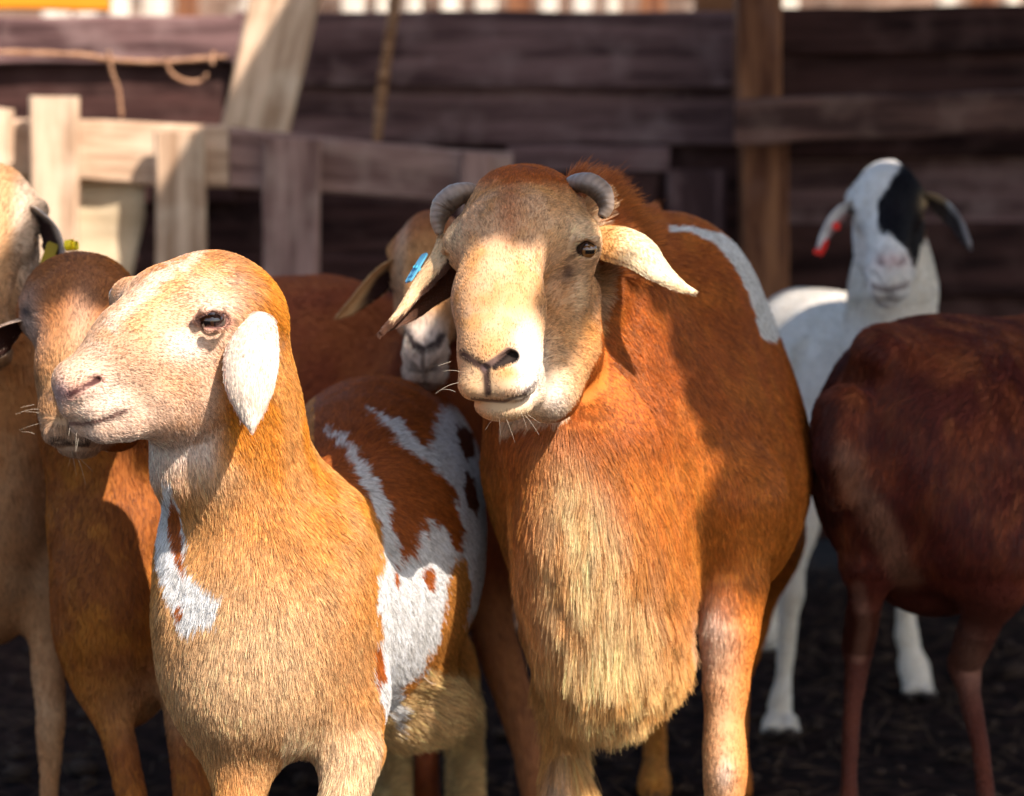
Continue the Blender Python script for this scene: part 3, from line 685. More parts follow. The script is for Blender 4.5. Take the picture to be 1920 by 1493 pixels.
        h = mixc(h, np.exp(-(((x - 925) / 30) ** 2 + ((y - 650) / 30) ** 2)) * .5, ORANGE)
        h = mixc(h, np.exp(-(((x - 955) / 26) ** 2 + ((y - 700) / 14) ** 2)) * .6, ORANGE)
        h = mixc(h, np.exp(-(((x - 1061) / 11) ** 2 + ((y - 512) / 17) ** 2)) * .85, (.10, .055, .05))
        d = segdist(x, y, [(869, 666), (905, 690), (912, 700), (915, 735)]); h = mixc(h, sm(d, 11, 4) * .95, DARKSKIN)
        d = segdist(x, y, [(909, 688), (930, 676), (953, 658)]); h = mixc(h, sm(d, 10, 5) * .92, (.10, .06, .055))
        d = segdist(x, y, [(927, 689), (944, 679), (960, 669)]); h = mixc(h, sm(d - .18 * (x - 927) , 8, 4) * .98, (.008, .004, .004))
        d = segdist(x, y, [(885, 747), (914, 751), (945, 753), (978, 741), (1003, 717)]); h = mixc(h, sm(d, 4.5, 2) * .8, (.07, .03, .025))
        d = np.hypot((x - 1099) / 1.65, y - 469); h = mixc(h, sm(d, 15, 10) * .95, (.035, .018, .014))
        d = segdist(x, y, [(1078, 475), (1060, 490)]); h = mixc(h, sm(d, 5, 2) * .6, (.09, .05, .04))
        c = np.where(hm[:, None], h, c)
        top = sm(yy, 372, 330) * (p[:, 1] > 3.22)
        c = mixc(c, np.where(hm, top * .9, 0), RUST)
        bm = ~hm
        dw = np.exp(-((xx - (1048 + (y - 800) * .22)) / (42 + sm(y, 800, 1250) * 95)) ** 2) * sm(y, 770, 960) * (p[:, 1] < 3.5)
        c = mixc(c, np.where(bm, dw * .92, 0), (.88, .64, .33)); c = mixc(c, np.where(bm, sm(y, 1120, 1280) * (np.abs(x - 1130) < 170) * .45, 0), (.76, .42, .10))
        c = mixc(c, np.where(bm, sm(fbm(p * np.array([1, 1, .12]), 90, 2, 15), .45, .7) * sm(y, 800, 950) * (np.abs(x - 1130) < 190) * .5, 0), (.60, .24, .04))
        c = mixc(c, bm & (segdist(x + (n2 - .5) * 16, y + (n2 - .5) * 12, STR) < 5 + 15 * sm(x, 1270, 1420)) & (x > 1245) & (p[:, 1] > 3.5), WHITE)
        leg = (p[:, 1] < 3.6) & (yy > 1130) & (xx > 1285) & (xx < 1385) & (y < 1330)
        c = mixc(c, np.clip(np.exp(-(((xx - 1330) / 34) ** 2 + ((yy - 1195) / 60) ** 2)) * 1.2, 0, .8) * (p[:, 1] < 3.6) * (x > 1285), (.78, .60, .48))
        lg = (x > 1285) & (p[:, 1] < 3.6); c = mixc(c, lg * sm(y, 1130, 1220) * sm(y, 1600, 1450) * np.exp(-((x - 1350) / 34) ** 2) * .6, (.68, .42, .24))
        kn = np.exp(-(((x - 1358) / 15) ** 2 + ((y - 1450) / 28) ** 2)) + np.exp(-(((x - 1050) / 18) ** 2 + ((y - 1445) / 26) ** 2)); c = mixc(c, kn * .6, (.72, .60, .50))
        c = mixc(c, sm(y, 1740, 1770), (.03, .02, .015))
        return c
    def lenf(p):
        x, y = proj(p); L = np.full(len(p), .012)
        hd = (p[:, 1] < 3.30) & (y < 800); L[hd] = .0068
        hs = (y < 800) & (p[:, 1] < 3.25); L = np.where(hs, np.interp(p[:, 1], [3.10, 3.22], [.0042, .0068]), L)
        dw = np.exp(-((x - 1120) / 150) ** 2) * sm(y, 820, 1050) * (p[:, 1] < 3.5)
        L = L + .030 * np.exp(-((x - 1130) / 165) ** 2) * sm(y, 850, 1080) * (p[:, 1] < 3.5) + .020 * np.exp(-((x - 1150) / 140) ** 2) * sm(y, 1000, 1150) * (p[:, 1] < 3.55) * sm(y, 1340, 1240) + .012 * np.exp(-((x - 1090) / 110) ** 2) * sm(y, 740, 900) * (p[:, 1] < 3.5)
        ruff = (p[:, 1] > 3.30) & (y < 520) & (x > 1060) & (x < 1225); L = np.where(ruff, .024, L)
        L = np.where(((x > 1290) | (x < 1000)) & (p[:, 1] > 3.3), L * (1 - .5 * sm(y, 1040, 1230)), L)
        return L
    def lift(p):
        x, y = proj(p); l = np.full(len(p), .42)
        return np.where((p[:, 1] > 3.30) & (y < 520) & (x > 1060) & (x < 1225), .8, np.where((p[:, 1] < 3.3) & (y < 800), .3, np.where(p[:, 1] < 3.5, np.interp(y, [720, 950], [.4, .2]), l)))
    fl = flow_of([(915, 690, 3.07, -.1, -1, .3), (1000, 690, 3.12, 1, -.2, .5), (955, 740, 3.09, .2, 1, 0), (890, 735, 3.09, -.4, 1, 0), (945, 600, 3.10, 0, -1, .5), (875, 600, 3.15, -.6, -.5, .5), (1010, 600, 3.18, .6, -.5, .5),
                  (955, 480, 3.16, 0, -1, .2), (900, 430, 3.2, -1, -.5, .2), (1040, 430, 3.2, 1, -.5, .2), (955, 360, 3.22, 0, -1, .4), (1090, 420, 3.22, 1, -.3, .3), (1060, 640, 3.24, .5, .6, .6), (1050, 750, 3.22, .3, 1, .4),
                  (1120, 320, 3.42, .8, -.7, .2), (1190, 400, 3.42, .9, -.3, .3), (1180, 600, 3.40, .2, 1, .2), (1150, 800, 3.33, .05, 1, .05), (1000, 850, 3.35, -.1, 1, 0), (1250, 800, 3.4, .25, 1, .3), (1400, 800, 3.6, .2, 1, .6), (1350, 500, 3.9, .4, .5, 1), (1300, 430, 3.9, .3, .1, 1),
                  (1080, 1000, 3.25, -.05, 1, 0), (1200, 1100, 3.3, .2, 1, 0), (1130, 1230, 3.25, 0, 1, -.1), (1130, 1300, 3.33, .02, 1, -.05), (1010, 1200, 3.3, .1, 1, 0), (1280, 1200, 3.35, .25, 1, 0), (1460, 900, 3.7, -.05, 1, .4), (1365, 1250, 3.4, 0, 1, 0), (1360, 1450, 3.38, 0, 1, 0), (1060, 1450, 3.38, 0, 1, 0)])
    def kill(p, r):
        x, y = proj(p)
        return ((np.hypot((x - 1099) / 1.6, y - 469) < 11) | (segdist(x, y, [(926, 690), (945, 678), (962, 668)]) < 9) | (segdist(x, y, [(885, 747), (914, 750), (945, 753), (978, 740)]) < 4) | (segdist(x, y, [(869, 666), (905, 690), (914, 730)]) < 4) | (segdist(x, y, [(909, 688), (930, 676), (953, 658)]) < 6)) & (p[:, 1] < 3.25)
    ears = [([(1120, 432, 3.31, 36), (1146, 434, 3.29, 54), (1172, 444, 3.27, 54), (1206, 468, 3.25, 42), (1242, 505, 3.24, 27), (1276, 533, 3.235, 14), (1303, 546, 3.23, 5)], (.22, -.72, .62), dict(cup=.5, thick=.006)),
            ([(834, 440, 3.27, 22), (822, 478, 3.255, 30), (797, 515, 3.24, 25), (772, 550, 3.23, 16), (745, 590, 3.22, 10), (711, 626, 3.215, 6)], (-.55, -.75, .35), dict(cup=.5, thick=.006)),
            ([(850, 492, 3.30, 20), (832, 524, 3.285, 30), (802, 553, 3.265, 25), (768, 588, 3.24, 15), (722, 619, 3.22, 4)], (-.4, .85, -.1), dict(cup=.25, thick=.004))]
    def earcol(v, sd):
        x, y = proj(v); c = np.tile((.84, .62, .36), (len(v), 1)); n_ = fbm(v, 70, 2, 6)
        c = mixc(c, sm(n_, .4, .7) * .4, (.88, .76, .58))
        c = mixc(c, sm(x, 1185, 1140) * (x > 1000) * .8, (.66, .32, .07)); c = mixc(c, np.where(x < 900, .55, 0), (.62, .36, .17))
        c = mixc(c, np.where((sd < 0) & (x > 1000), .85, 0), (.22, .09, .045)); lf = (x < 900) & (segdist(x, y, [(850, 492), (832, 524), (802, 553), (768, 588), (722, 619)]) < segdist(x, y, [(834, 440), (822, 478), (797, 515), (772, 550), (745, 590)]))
        return mixc(c, lf * .95, (.07, .022, .012))  # rear leaf coloured dark for the shade inside the folded ear
    r = animal('ram', 'large orange-brown horned ram with pale nose and long hair down its chest', 'ram', head, body, ears, colf, earcol, fl, lenf, 480000, head_dens=1100000, kill=kill, base=(.2, 3.5, 0), lift=lift, clump=.6, rad=.00032)
    child(r, eyeball('eye', r, P(1099, 468, 3.226), .0135, (.30, -.92, -.12), (0, 0, 1), (.22, .09, .02)))
    child(r, eyeball('eye', r, P(856, 486, 3.262), .0120, (-.95, -.3, 0)))
    for pts, rad, in (([(1060, 352, 3.29), (1078, 344, 3.27), (1105, 345, 3.255), (1128, 362, 3.25), (1136, 388, 3.245), (1128, 408, 3.24)], [10, 17, 21, 21, 15, 8]),
                      ([(895, 362, 3.29), (878, 360, 3.28), (852, 368, 3.27), (831, 388, 3.27), (822, 414, 3.265), (824, 440, 3.26)], [11, 18, 23, 23, 16, 6])):
        V, F, s = tube([P(*q) for q in pts], [R(q, 3.27) for q in rad], 24, 1.15, (0, 1, 0), .012)
        n_ = fbm(V * np.array([1, 1, 1]), 260, 2, 4); c = np.tile((.24, .16, .11), (len(V), 1)); c = mixc(c, sm(n_, .4, .7) * .6, (.09, .06, .05)); hx, hy = proj(V); cx, cy = (1092, 398) if pts[0][0] > 1000 else (872, 412); dd = np.hypot(hx - cx, hy - cy); c = c * .42; c = mixc(c, sm(dd, 44, 62) * .7, (.42, .31, .24)); c = mixc(c, sm(s, .8, 1) * .4, (.5, .38, .28)); c = mixc(c, (.5 + .5 * np.sin(s * 95 + 5 * fbm(V, 60, 2, 3))) * .35, (.12, .08, .055))
        child(r, link('horn', mesh_np('horn', V, F, c), M_HORN, r))
    # blue ear tag seen edge on, printed characters in darker blue
    T = [P(797, 476, 3.245), P(765, 529, 3.212)]
    ax = T[1] - T[0]; L = np.linalg.norm(ax); ax /= L; wd = np.array([.30, -.85, -.1]); wd -= ax * (wd @ ax); wd /= np.linalg.norm(wd); nn = np.cross(ax, wd)
    def slab(c, hx, hy, hz, bev=.25):
        V = []; F = []; n = 20
        for sz in (-1, 1):
            for i in range(n):
                a = 2 * math.pi * i / n; ex = abs(math.cos(a)) ** .35 * math.copysign(1, math.cos(a)); ey = abs(math.sin(a)) ** .35 * math.copysign(1, math.sin(a))
                V.append(c + ax * hx * ex + wd * hy * ey + nn * hz * sz)
        F = [tuple(range(n))[::-1], tuple(range(n, 2 * n))] + [(i, (i + 1) % n, n + (i + 1) % n, n + i) for i in range(n)]
        return np.array(V), F
    nn = -nn if nn[0] > 0 else nn
    cc = (T[0] + T[1]) / 2
    V, F = slab(cc, L / 2, .0058, .0011)
    tg = child(r, link('ear_tag', mesh_np('ear_tag', V, F, smooth=False), mat('tag_blue', .4, .4, color=(.08, .29, .42)), r))
    mk = mat('tag_ink', .5, .3, color=(.02, .10, .22))
    vs, fs = [], []
    for i, (a, b, u) in enumerate([(.1, .006, 0), (.1, -.006, 0), (.22, 0, 1), (.34, .005, 0), (.34, -.004, 0), (.5, 0, 1)]):
        c = cc + ax * L * (a) + wd * b * .35 + nn * .0013
        hx, hy = (.0016, .0022) if u == 0 else (.004, .0009)
        o = len(vs)
        for sx, sy in ((-1, -1), (1, -1), (1, 1), (-1, 1)): vs.append(c + ax * hx * sx + wd * hy * sy)
        fs.append((o, o + 1, o + 2, o + 3))
    p_ = link('tag_print', mesh_np('tag_print', np.array(vs), fs, smooth=False), mk, tg)
    V, F, s = tube([cc - nn * .004, cc - nn * .001, cc + nn * .003], [.0035, .003, .003], 12, 1., (0, 0, 1), 0, False)
    link('tag_stud', mesh_np('tag_stud', V, F), mat('tag_blue_stud', .4, .4, color=(.06, .36, .48)), tg)
    whiskers(r, 'whisker', [(866, 690, 3.08, -1, .1, -.2, 2), (868, 720, 3.08, -1, .2, -.2, 2), (945, 788, 3.09, 0, 1, -.2, 3), (985, 770, 3.1, .6, .8, -.2, 3), (1012, 700, 3.11, 1, .2, -.2, 3)], L=.024)
    return r

# ================================================================ pied EWE
def build_ewe():
    head = [ell(400, 562, 3.16, 104, 92, .062, .03), ell(320, 572, 3.13, 86, 72, .055, .03), ell(248, 560, 3.165, 42, 42, .03, .02), ell(398, 600, 3.085, 44, 40, .030, .02), ell(450, 600, 3.15, 74, 75, .05, .03)]
    head += chain([(320, 590, 3.10, 80), (245, 645, 3.06, 66), (170, 700, 3.04, 48)], .03)
    head += chain([(345, 665, 3.09, 84), (405, 640, 3.10, 72)], .03) + chain([(250, 700, 3.06, 62), (200, 730, 3.045, 52)], .03)
    head += [ell(158, 725, 3.04, 54, 42, .036, .016), ell(128, 712, 3.035, 25, 28, .022, .012)]
    head += chain([(138, 762, 3.03, 26), (180, 768, 3.025, 24), (222, 752, 3.03, 24)], .012)
    head += chain([(152, 796, 3.035, 21), (190, 800, 3.035, 26), (235, 792, 3.045, 30)], .010)
    head += chain([(235, 762, 3.06, 46), (320, 745, 3.09, 72), (400, 705, 3.11, 88)], .03)
    head += chain([(368, 595, 3.042, 5), (384, 584, 3.034, 6), (410, 582, 3.034, 6), (428, 592, 3.044, 4)], .010)
    head += chain([(370, 604, 3.042, 3), (390, 616, 3.036, 4), (412, 616, 3.036, 4), (428, 605, 3.044, 3)], .010)
    sub = chain([(132, 738, 2.995, 5), (150, 730, 2.998, 7), (172, 716, 3.005, 8), (183, 712, 3.01, 5)], .005, True)
    sub += chain([(108, 788, 3.03, 4), (150, 793, 2.998, 4), (192, 786, 2.998, 4), (234, 768, 3.01, 3)], .005, True)
    sub += chain([(106, 745, 3.02, 3), (112, 775, 3.015, 3)], .004, True)
    sub += [cone(P(398, 599, 2.98), P(398, 599, 3.045), R(13.5, 3.05), R(13.5, 3.05), .005, True), cone(P(382, 602, 2.98), P(382, 602, 3.04), R(10, 3.05), R(10, 3.05), .005, True), cone(P(414, 600, 2.98), P(414, 600, 3.05), R(11, 3.05), R(11, 3.05), .005, True)]
    head += sub
    body = chain([(432, 620, 3.17, 92), (432, 740, 3.16, 108), (440, 860, 3.17, 120), (478, 970, 3.19, 150)], .05)
    body += chain([(345, 800, 3.13, 60), (372, 870, 3.14, 84)], .04)
    body += [ell(470, 1280, 3.15, 150, 150, .10, .06), ell(352, 1120, 3.19, 50, 140, .08, .05), ell(655, 1120, 3.22, 55, 180, .10, .05), ell(508, 1135, 3.23, 196, 285, .175, .05), ell(700, 960, 3.62, 205, 250, .34, .08), ell(745, 930, 3.92, 160, 215, .2, .08), ell(690, 1100, 3.5, 190, 235, .25, .07)]
    body += chain([(560, 900, 3.07, 9), (585, 1010, 3.05, 12), (590, 1120, 3.05, 8)], .045, True) + chain([(418, 960, 3.035, 10), (432, 1060, 3.02, 16), (440, 1150, 3.02, 10)], .05, True) + [ell(780, 1290, 3.55, 92, 78, .12, .05)] + chain([(760, 1330, 3.45, 62), (830, 1325, 3.42, 46)], .05)
    body += chain([(445, 1330, 3.14, 75), (448, 1430, 3.12, 58), (454, 1520, 3.10, 46), (458, 1640, 3.09, 40), (458, 1750, 3.10, 30), (457, 1880, 3.10, 30), (455, 1960, 3.07, 38)], .035)
    body += chain([(640, 1310, 3.18, 88), (655, 1400, 3.15, 64), (645, 1490, 3.12, 46), (642, 1640, 3.11, 40), (640, 1750, 3.12, 30), (640, 1880, 3.12, 30), (638, 1960, 3.09, 38)], .035)
    body += chain([(800, 1230, 3.9, 85), (862, 1330, 4.05, 40), (872, 1430, 4.0, 24), (870, 1520, 3.9, 24), (868, 1570, 3.88, 28)], .03)
    body += chain([(690, 1230, 3.95, 85), (730, 1330, 4.1, 40), (735, 1430, 4.05, 24), (735, 1500, 3.95, 24), (733, 1540, 3.93, 28)], .03)
    SH = [(300, 905), (318, 905), (330, 950), (350, 1000), (352, 1060), (385, 1100), (415, 1110), (408, 1160), (340, 1178), (322, 1140), (300, 1050), (296, 960)]
    SHB = [(318, 925), (330, 950), (345, 1010), (350, 1080), (335, 1050), (318, 990), (312, 940)]
    BELT = [(600, 805), (635, 822), (680, 875), (712, 930), (735, 1000), (750, 1060), (755, 1150), (752, 1250), (735, 1370), (712, 1330), (692, 1270), (712, 1190), (700, 1110), (712, 1040), (705, 985), (680, 930), (655, 890), (640, 850)]
    BIG = [(675, 765), (712, 782), (748, 790), (765, 818), (798, 828), (818, 768), (842, 762), (850, 740), (815, 712), (860, 725), (895, 790), (915, 900), (918, 1060), (905, 1180), (888, 1200), (885, 1130), (872, 1180), (880, 1080), (862, 1040), (845, 1060), (835, 1120), (820, 1200), (800, 1230), (790, 1260), (745, 1290), (752, 1160), (752, 1040), (772, 1040), (782, 990), (798, 1000), (800, 975), (828, 985), (858, 1040), (862, 990), (845, 920), (800, 870), (740, 835), (700, 790)]
    HOLES = [[(848, 790), (880, 810), (885, 850), (868, 858), (850, 830)], [(862, 880), (880, 890), (893, 940), (888, 965), (868, 940)], [(788, 1062), (800, 1050), (812, 1075), (806, 1105), (790, 1080)], [(735, 1050), (742, 1055), (745, 1095), (738, 1090)], [(770, 812), (795, 815), (790, 840), (776, 835)], [(700, 1210), (712, 1200), (716, 1260), (700, 1290)], [(330, 1130), (342, 1120), (350, 1142), (338, 1160)]]
    def colf(p, N):
        x, y = proj(p); n1 = fbm(p, 30, 3, 1); n2 = fbm(p, 75, 3, 2); n3 = fbm(p, 75, 3, 9)
        n4 = fbm(p, 420, 1, 8) - .5; xx = x + (n3 - .5) * 22 + n4 * 10; yy = y + (n2 - .5) * 36 + n4 * 26
        c = np.tile(ORANGE, (len(p), 1)); rear = (p[:, 1] > 3.24) & (x > 590) & ((p[:, 1] > 3.33) | (y < 1080))
        c = mixc(c, sm(n1, .35, .75) * .5, TAN)
        chest = np.exp(-(((x - 470) / 200) ** 2 + ((y - 1260) / 200) ** 2)); c = mixc(c, np.clip(chest * 1.1, 0, .95), (.72, .48, .26)); c = mixc(c, np.exp(-(((x - 400) / 60) ** 2 + ((y - 900) / 50) ** 2)) * .7, (.74, .52, .3))
        c = mixc(c, sm(yy, 1290, 1420) * (p[:, 1] < 3.3) * (np.abs(x - 620) < 90) * .7, CREAM)
        c = mixc(c, np.exp(-(((x - 370) / 70) ** 2 + ((y - 1010) / 160) ** 2)) * .45, TAN)
        c = np.where(rear[:, None], np.array(RUST) * .95, c); c = mixc(c, rear & (yy > 1040), (.55, .24, .05)); c = mixc(c, (rear & (yy > 1255)) * .9, (.76, .50, .22))
        side = (x < 430) & (p[:, 1] < 3.4)
        c = mixc(c, inpoly(xx, yy, SH) & side, WHITE); c = mixc(c, inpoly(x, y, SHB) & side, RUST)
        c = mixc(c, inpoly(xx - 3, yy, BELT) & (p[:, 1] > 3.12) & (x > 590), WHITE); bg_ = inpoly(xx, yy, BIG) & (x > 590) & (p[:, 1] > 3.15)
        c = mixc(c, bg_, WHITE)
        for i, h in enumerate(HOLES): c = mixc(c, inpoly(x + (n3 - .5) * 12, y + (n2 - .5) * 22, h), (.15, .045, .02) if i < 2 else RUST)
        hd = inpoly(x, y, [(80, 560), (200, 470), (330, 440), (520, 470), (540, 600), (470, 800), (470, 860), (460, 980), (300, 980), (270, 830), (80, 850)]) & (p[:, 1] < 3.4)
        h = np.tile((.58, .35, .205), (len(p), 1)); h = mixc(h, sm(n1, .35, .65) * .6, (.68, .48, .345)); h = mixc(h, sm(fbm(p, 40, 2, 14), .5, .8) * .35, (.60, .32, .13))
        h = mixc(h, sm(yy, 555, 485) * .9, (.50, .21, .055)); h = mixc(h, sm(xx, 430, 500) * sm(yy, 700, 600), ORANGE)
        h = mixc(h, sm(segdist(xx, yy, [(372, 478), (300, 515), (235, 575), (205, 610)]), 18, 4) * .5, (.82, .66, .54))
        h = mixc(h, sm(segdist(xx, yy, [(330, 530), (290, 570), (250, 610)]), 24, 6) * .3, ORANGE)
        h = mixc(h, np.exp(-(((x - 200) / 90) ** 2 + ((y - 760) / 60) ** 2)) * .55, (.80, .66, .55))
        h = mixc(h, np.exp(-(((x - 345) / 30) ** 2 + ((y - 650) / 25) ** 2)) * .5, WHITE); h = mixc(h, np.exp(-(((x - 402) / 38) ** 2 + ((y - 570) / 18) ** 2)) * .45, (.78, .64, .54))
        h = mixc(h, sm(yy, 790, 850) * sm(x, 430, 380) * .8, (.76, .62, .52))
        h = mixc(h, np.exp(-(((x - 330) / 60) ** 2 + ((y - 720) / 40) ** 2)) * .35, ORANGE)
        h = mixc(h, sm(xx, 385, 440) * sm(yy, 640, 700), ORANGE)
        d = segdist(x, y, [(130, 740), (155, 728), (184, 712)]); h = mixc(h, sm(d, 16, 8) * .6, PINK); h = mixc(h, sm(d, 8, 4) * .95, (.05, .012, .012))
        h = mixc(h, np.exp(-(((x - 112) / 14) ** 2 + ((y - 735) / 24) ** 2)) * .7, (.34, .2, .22))
        d = segdist(x, y, [(112, 790), (150, 794), (192, 787), (234, 769)]); h = mixc(h, sm(d, 5, 2) * .8, (.16, .06, .045))
        d = np.hypot((x - 399) / 1.8, y - 601); h = mixc(h, sm(d, 24, 15) * .7, (.46, .20, .15)); h = mixc(h, sm(d, 18, 14) * .9, (.10, .04, .035))
        d = segdist(x, y, [(372, 600), (350, 611)]); h = mixc(h, sm(d, 5, 2) * .6, (.15, .07, .05))
        bl = hd * sm(y + .25 * (x - 330) + (n1 - .5) * 60, 945, 850)
        return mixc(c, bl, (0, 0, 0)) + h * bl[:, None]
    def lenf(p):
        x, y = proj(p); L = np.full(len(p), .012)
        hd = np.clip(sm(y + .3 * (x - 330), 960, 760) * sm(x, 520, 400), 0, 1) * (p[:, 1] < 3.3); L = L * (1 - hd) + .0046 * hd; L = np.where(p[:, 1] < 3.3, L + .002 * sm(y, 1000, 1250), L)
        return np.where(p[:, 1] > 3.33, L + .010 * sm(y, 1180, 1280), L)
    fl = flow_of([(130, 720, 3.02, 1, -.3, .2), (180, 760, 3.0, 1, .1, 0), (200, 800, 3.02, 1, .6, 0), (250, 640, 3.03, 1, -.5, .2), (330, 680, 3.03, 1, .4, 0), (400, 700, 3.03, 1, .8, .1), (330, 540, 3.08, 1, -.4, .3), (420, 500, 3.1, 1, .1, .3), (490, 580, 3.12, .6, 1, .3),
                  (350, 860, 3.07, .1, 1, .1), (480, 750, 3.05, .15, 1, .1), (560, 800, 3.15, .3, 1, .3), (450, 950, 3.04, 0, 1, 0), (600, 1000, 3.08, .3, 1, .3), (400, 1150, 3.04, -.1, 1, 0), (520, 1250, 3.04, .05, 1, 0), (330, 1100, 3.15, -.3, 1, .3), (440, 1400, 3.05, 0, 1, .2), (660, 1250, 3.15, .25, 1, .3), (640, 1430, 3.1, 0, 1, 0),
                  (680, 800, 3.45, .5, .5, 1), (740, 740, 3.7, .4, .2, 1), (760, 950, 3.4, .5, .8, .7), (860, 900, 3.55, .2, 1, .8), (800, 1150, 3.4, .4, 1, .5), (800, 1340, 3.35, .9, .5, .3)])
    def kill(p, r):
        x, y = proj(p); return ((np.hypot((x - 399) / 1.9, y - 601) < 12.5) | (segdist(x, y, [(133, 738), (155, 728), (182, 712)]) < 6)) & (p[:, 1] < 3.2)
    ears = [([(485, 588, 3.09, 30), (476, 612, 3.06, 44), (468, 650, 3.035, 53), (465, 690, 3.02, 53), (466, 735, 3.01, 44), (469, 775, 3.005, 25), (473, 806, 3.0, 4)], (-.12, -.93, .35), dict(cup=.42, thick=.005)),
            ([(255, 560, 3.22, 14), (235, 590, 3.25, 26), (232, 630, 3.27, 26), (240, 680, 3.28, 6)], (-.6, .7, .3), dict(cup=.3))]
    def earcol(v, sd):
        x, y = proj(v); c = np.tile((.64, .53, .42), (len(v), 1)); c = mixc(c, sm(fbm(v, 50, 2, 3), .4, .7) * .4, (.72, .56, .42)); c = mixc(c, np.exp(-(((x - 490) / 14) ** 2 + ((y - 680) / 60) ** 2)) * .45, (.66, .42, .2))
        return mixc(c, np.where(sd < 0, .7, 0), PINK)
    r = animal('pied_ewe', 'orange ewe in profile with white belt and patches over its brown back', 'sheep', head, body, ears, colf, earcol, fl, lenf, 520000, head_dens=1000000, kill=kill, base=(-.25, 3.2, 0), lift=.4, clump=.4, rad=.00030)
    child(r, eyeball('eye', r, P(398, 601, 3.056), .0150, (-.42, -.9, -.12), (-.1, 0, 1), (.10, .035, .012)))
    child(r, eyeball('eye', r, P(226, 556, 3.19), .0135, (-.7, .7, .0)))
    whiskers(r, 'whisker', [(150, 815, 3.0, -.2, 1, -.2, 3), (235, 800, 3.01, .6, 1, -.2, 3)], L=.014)
    return r

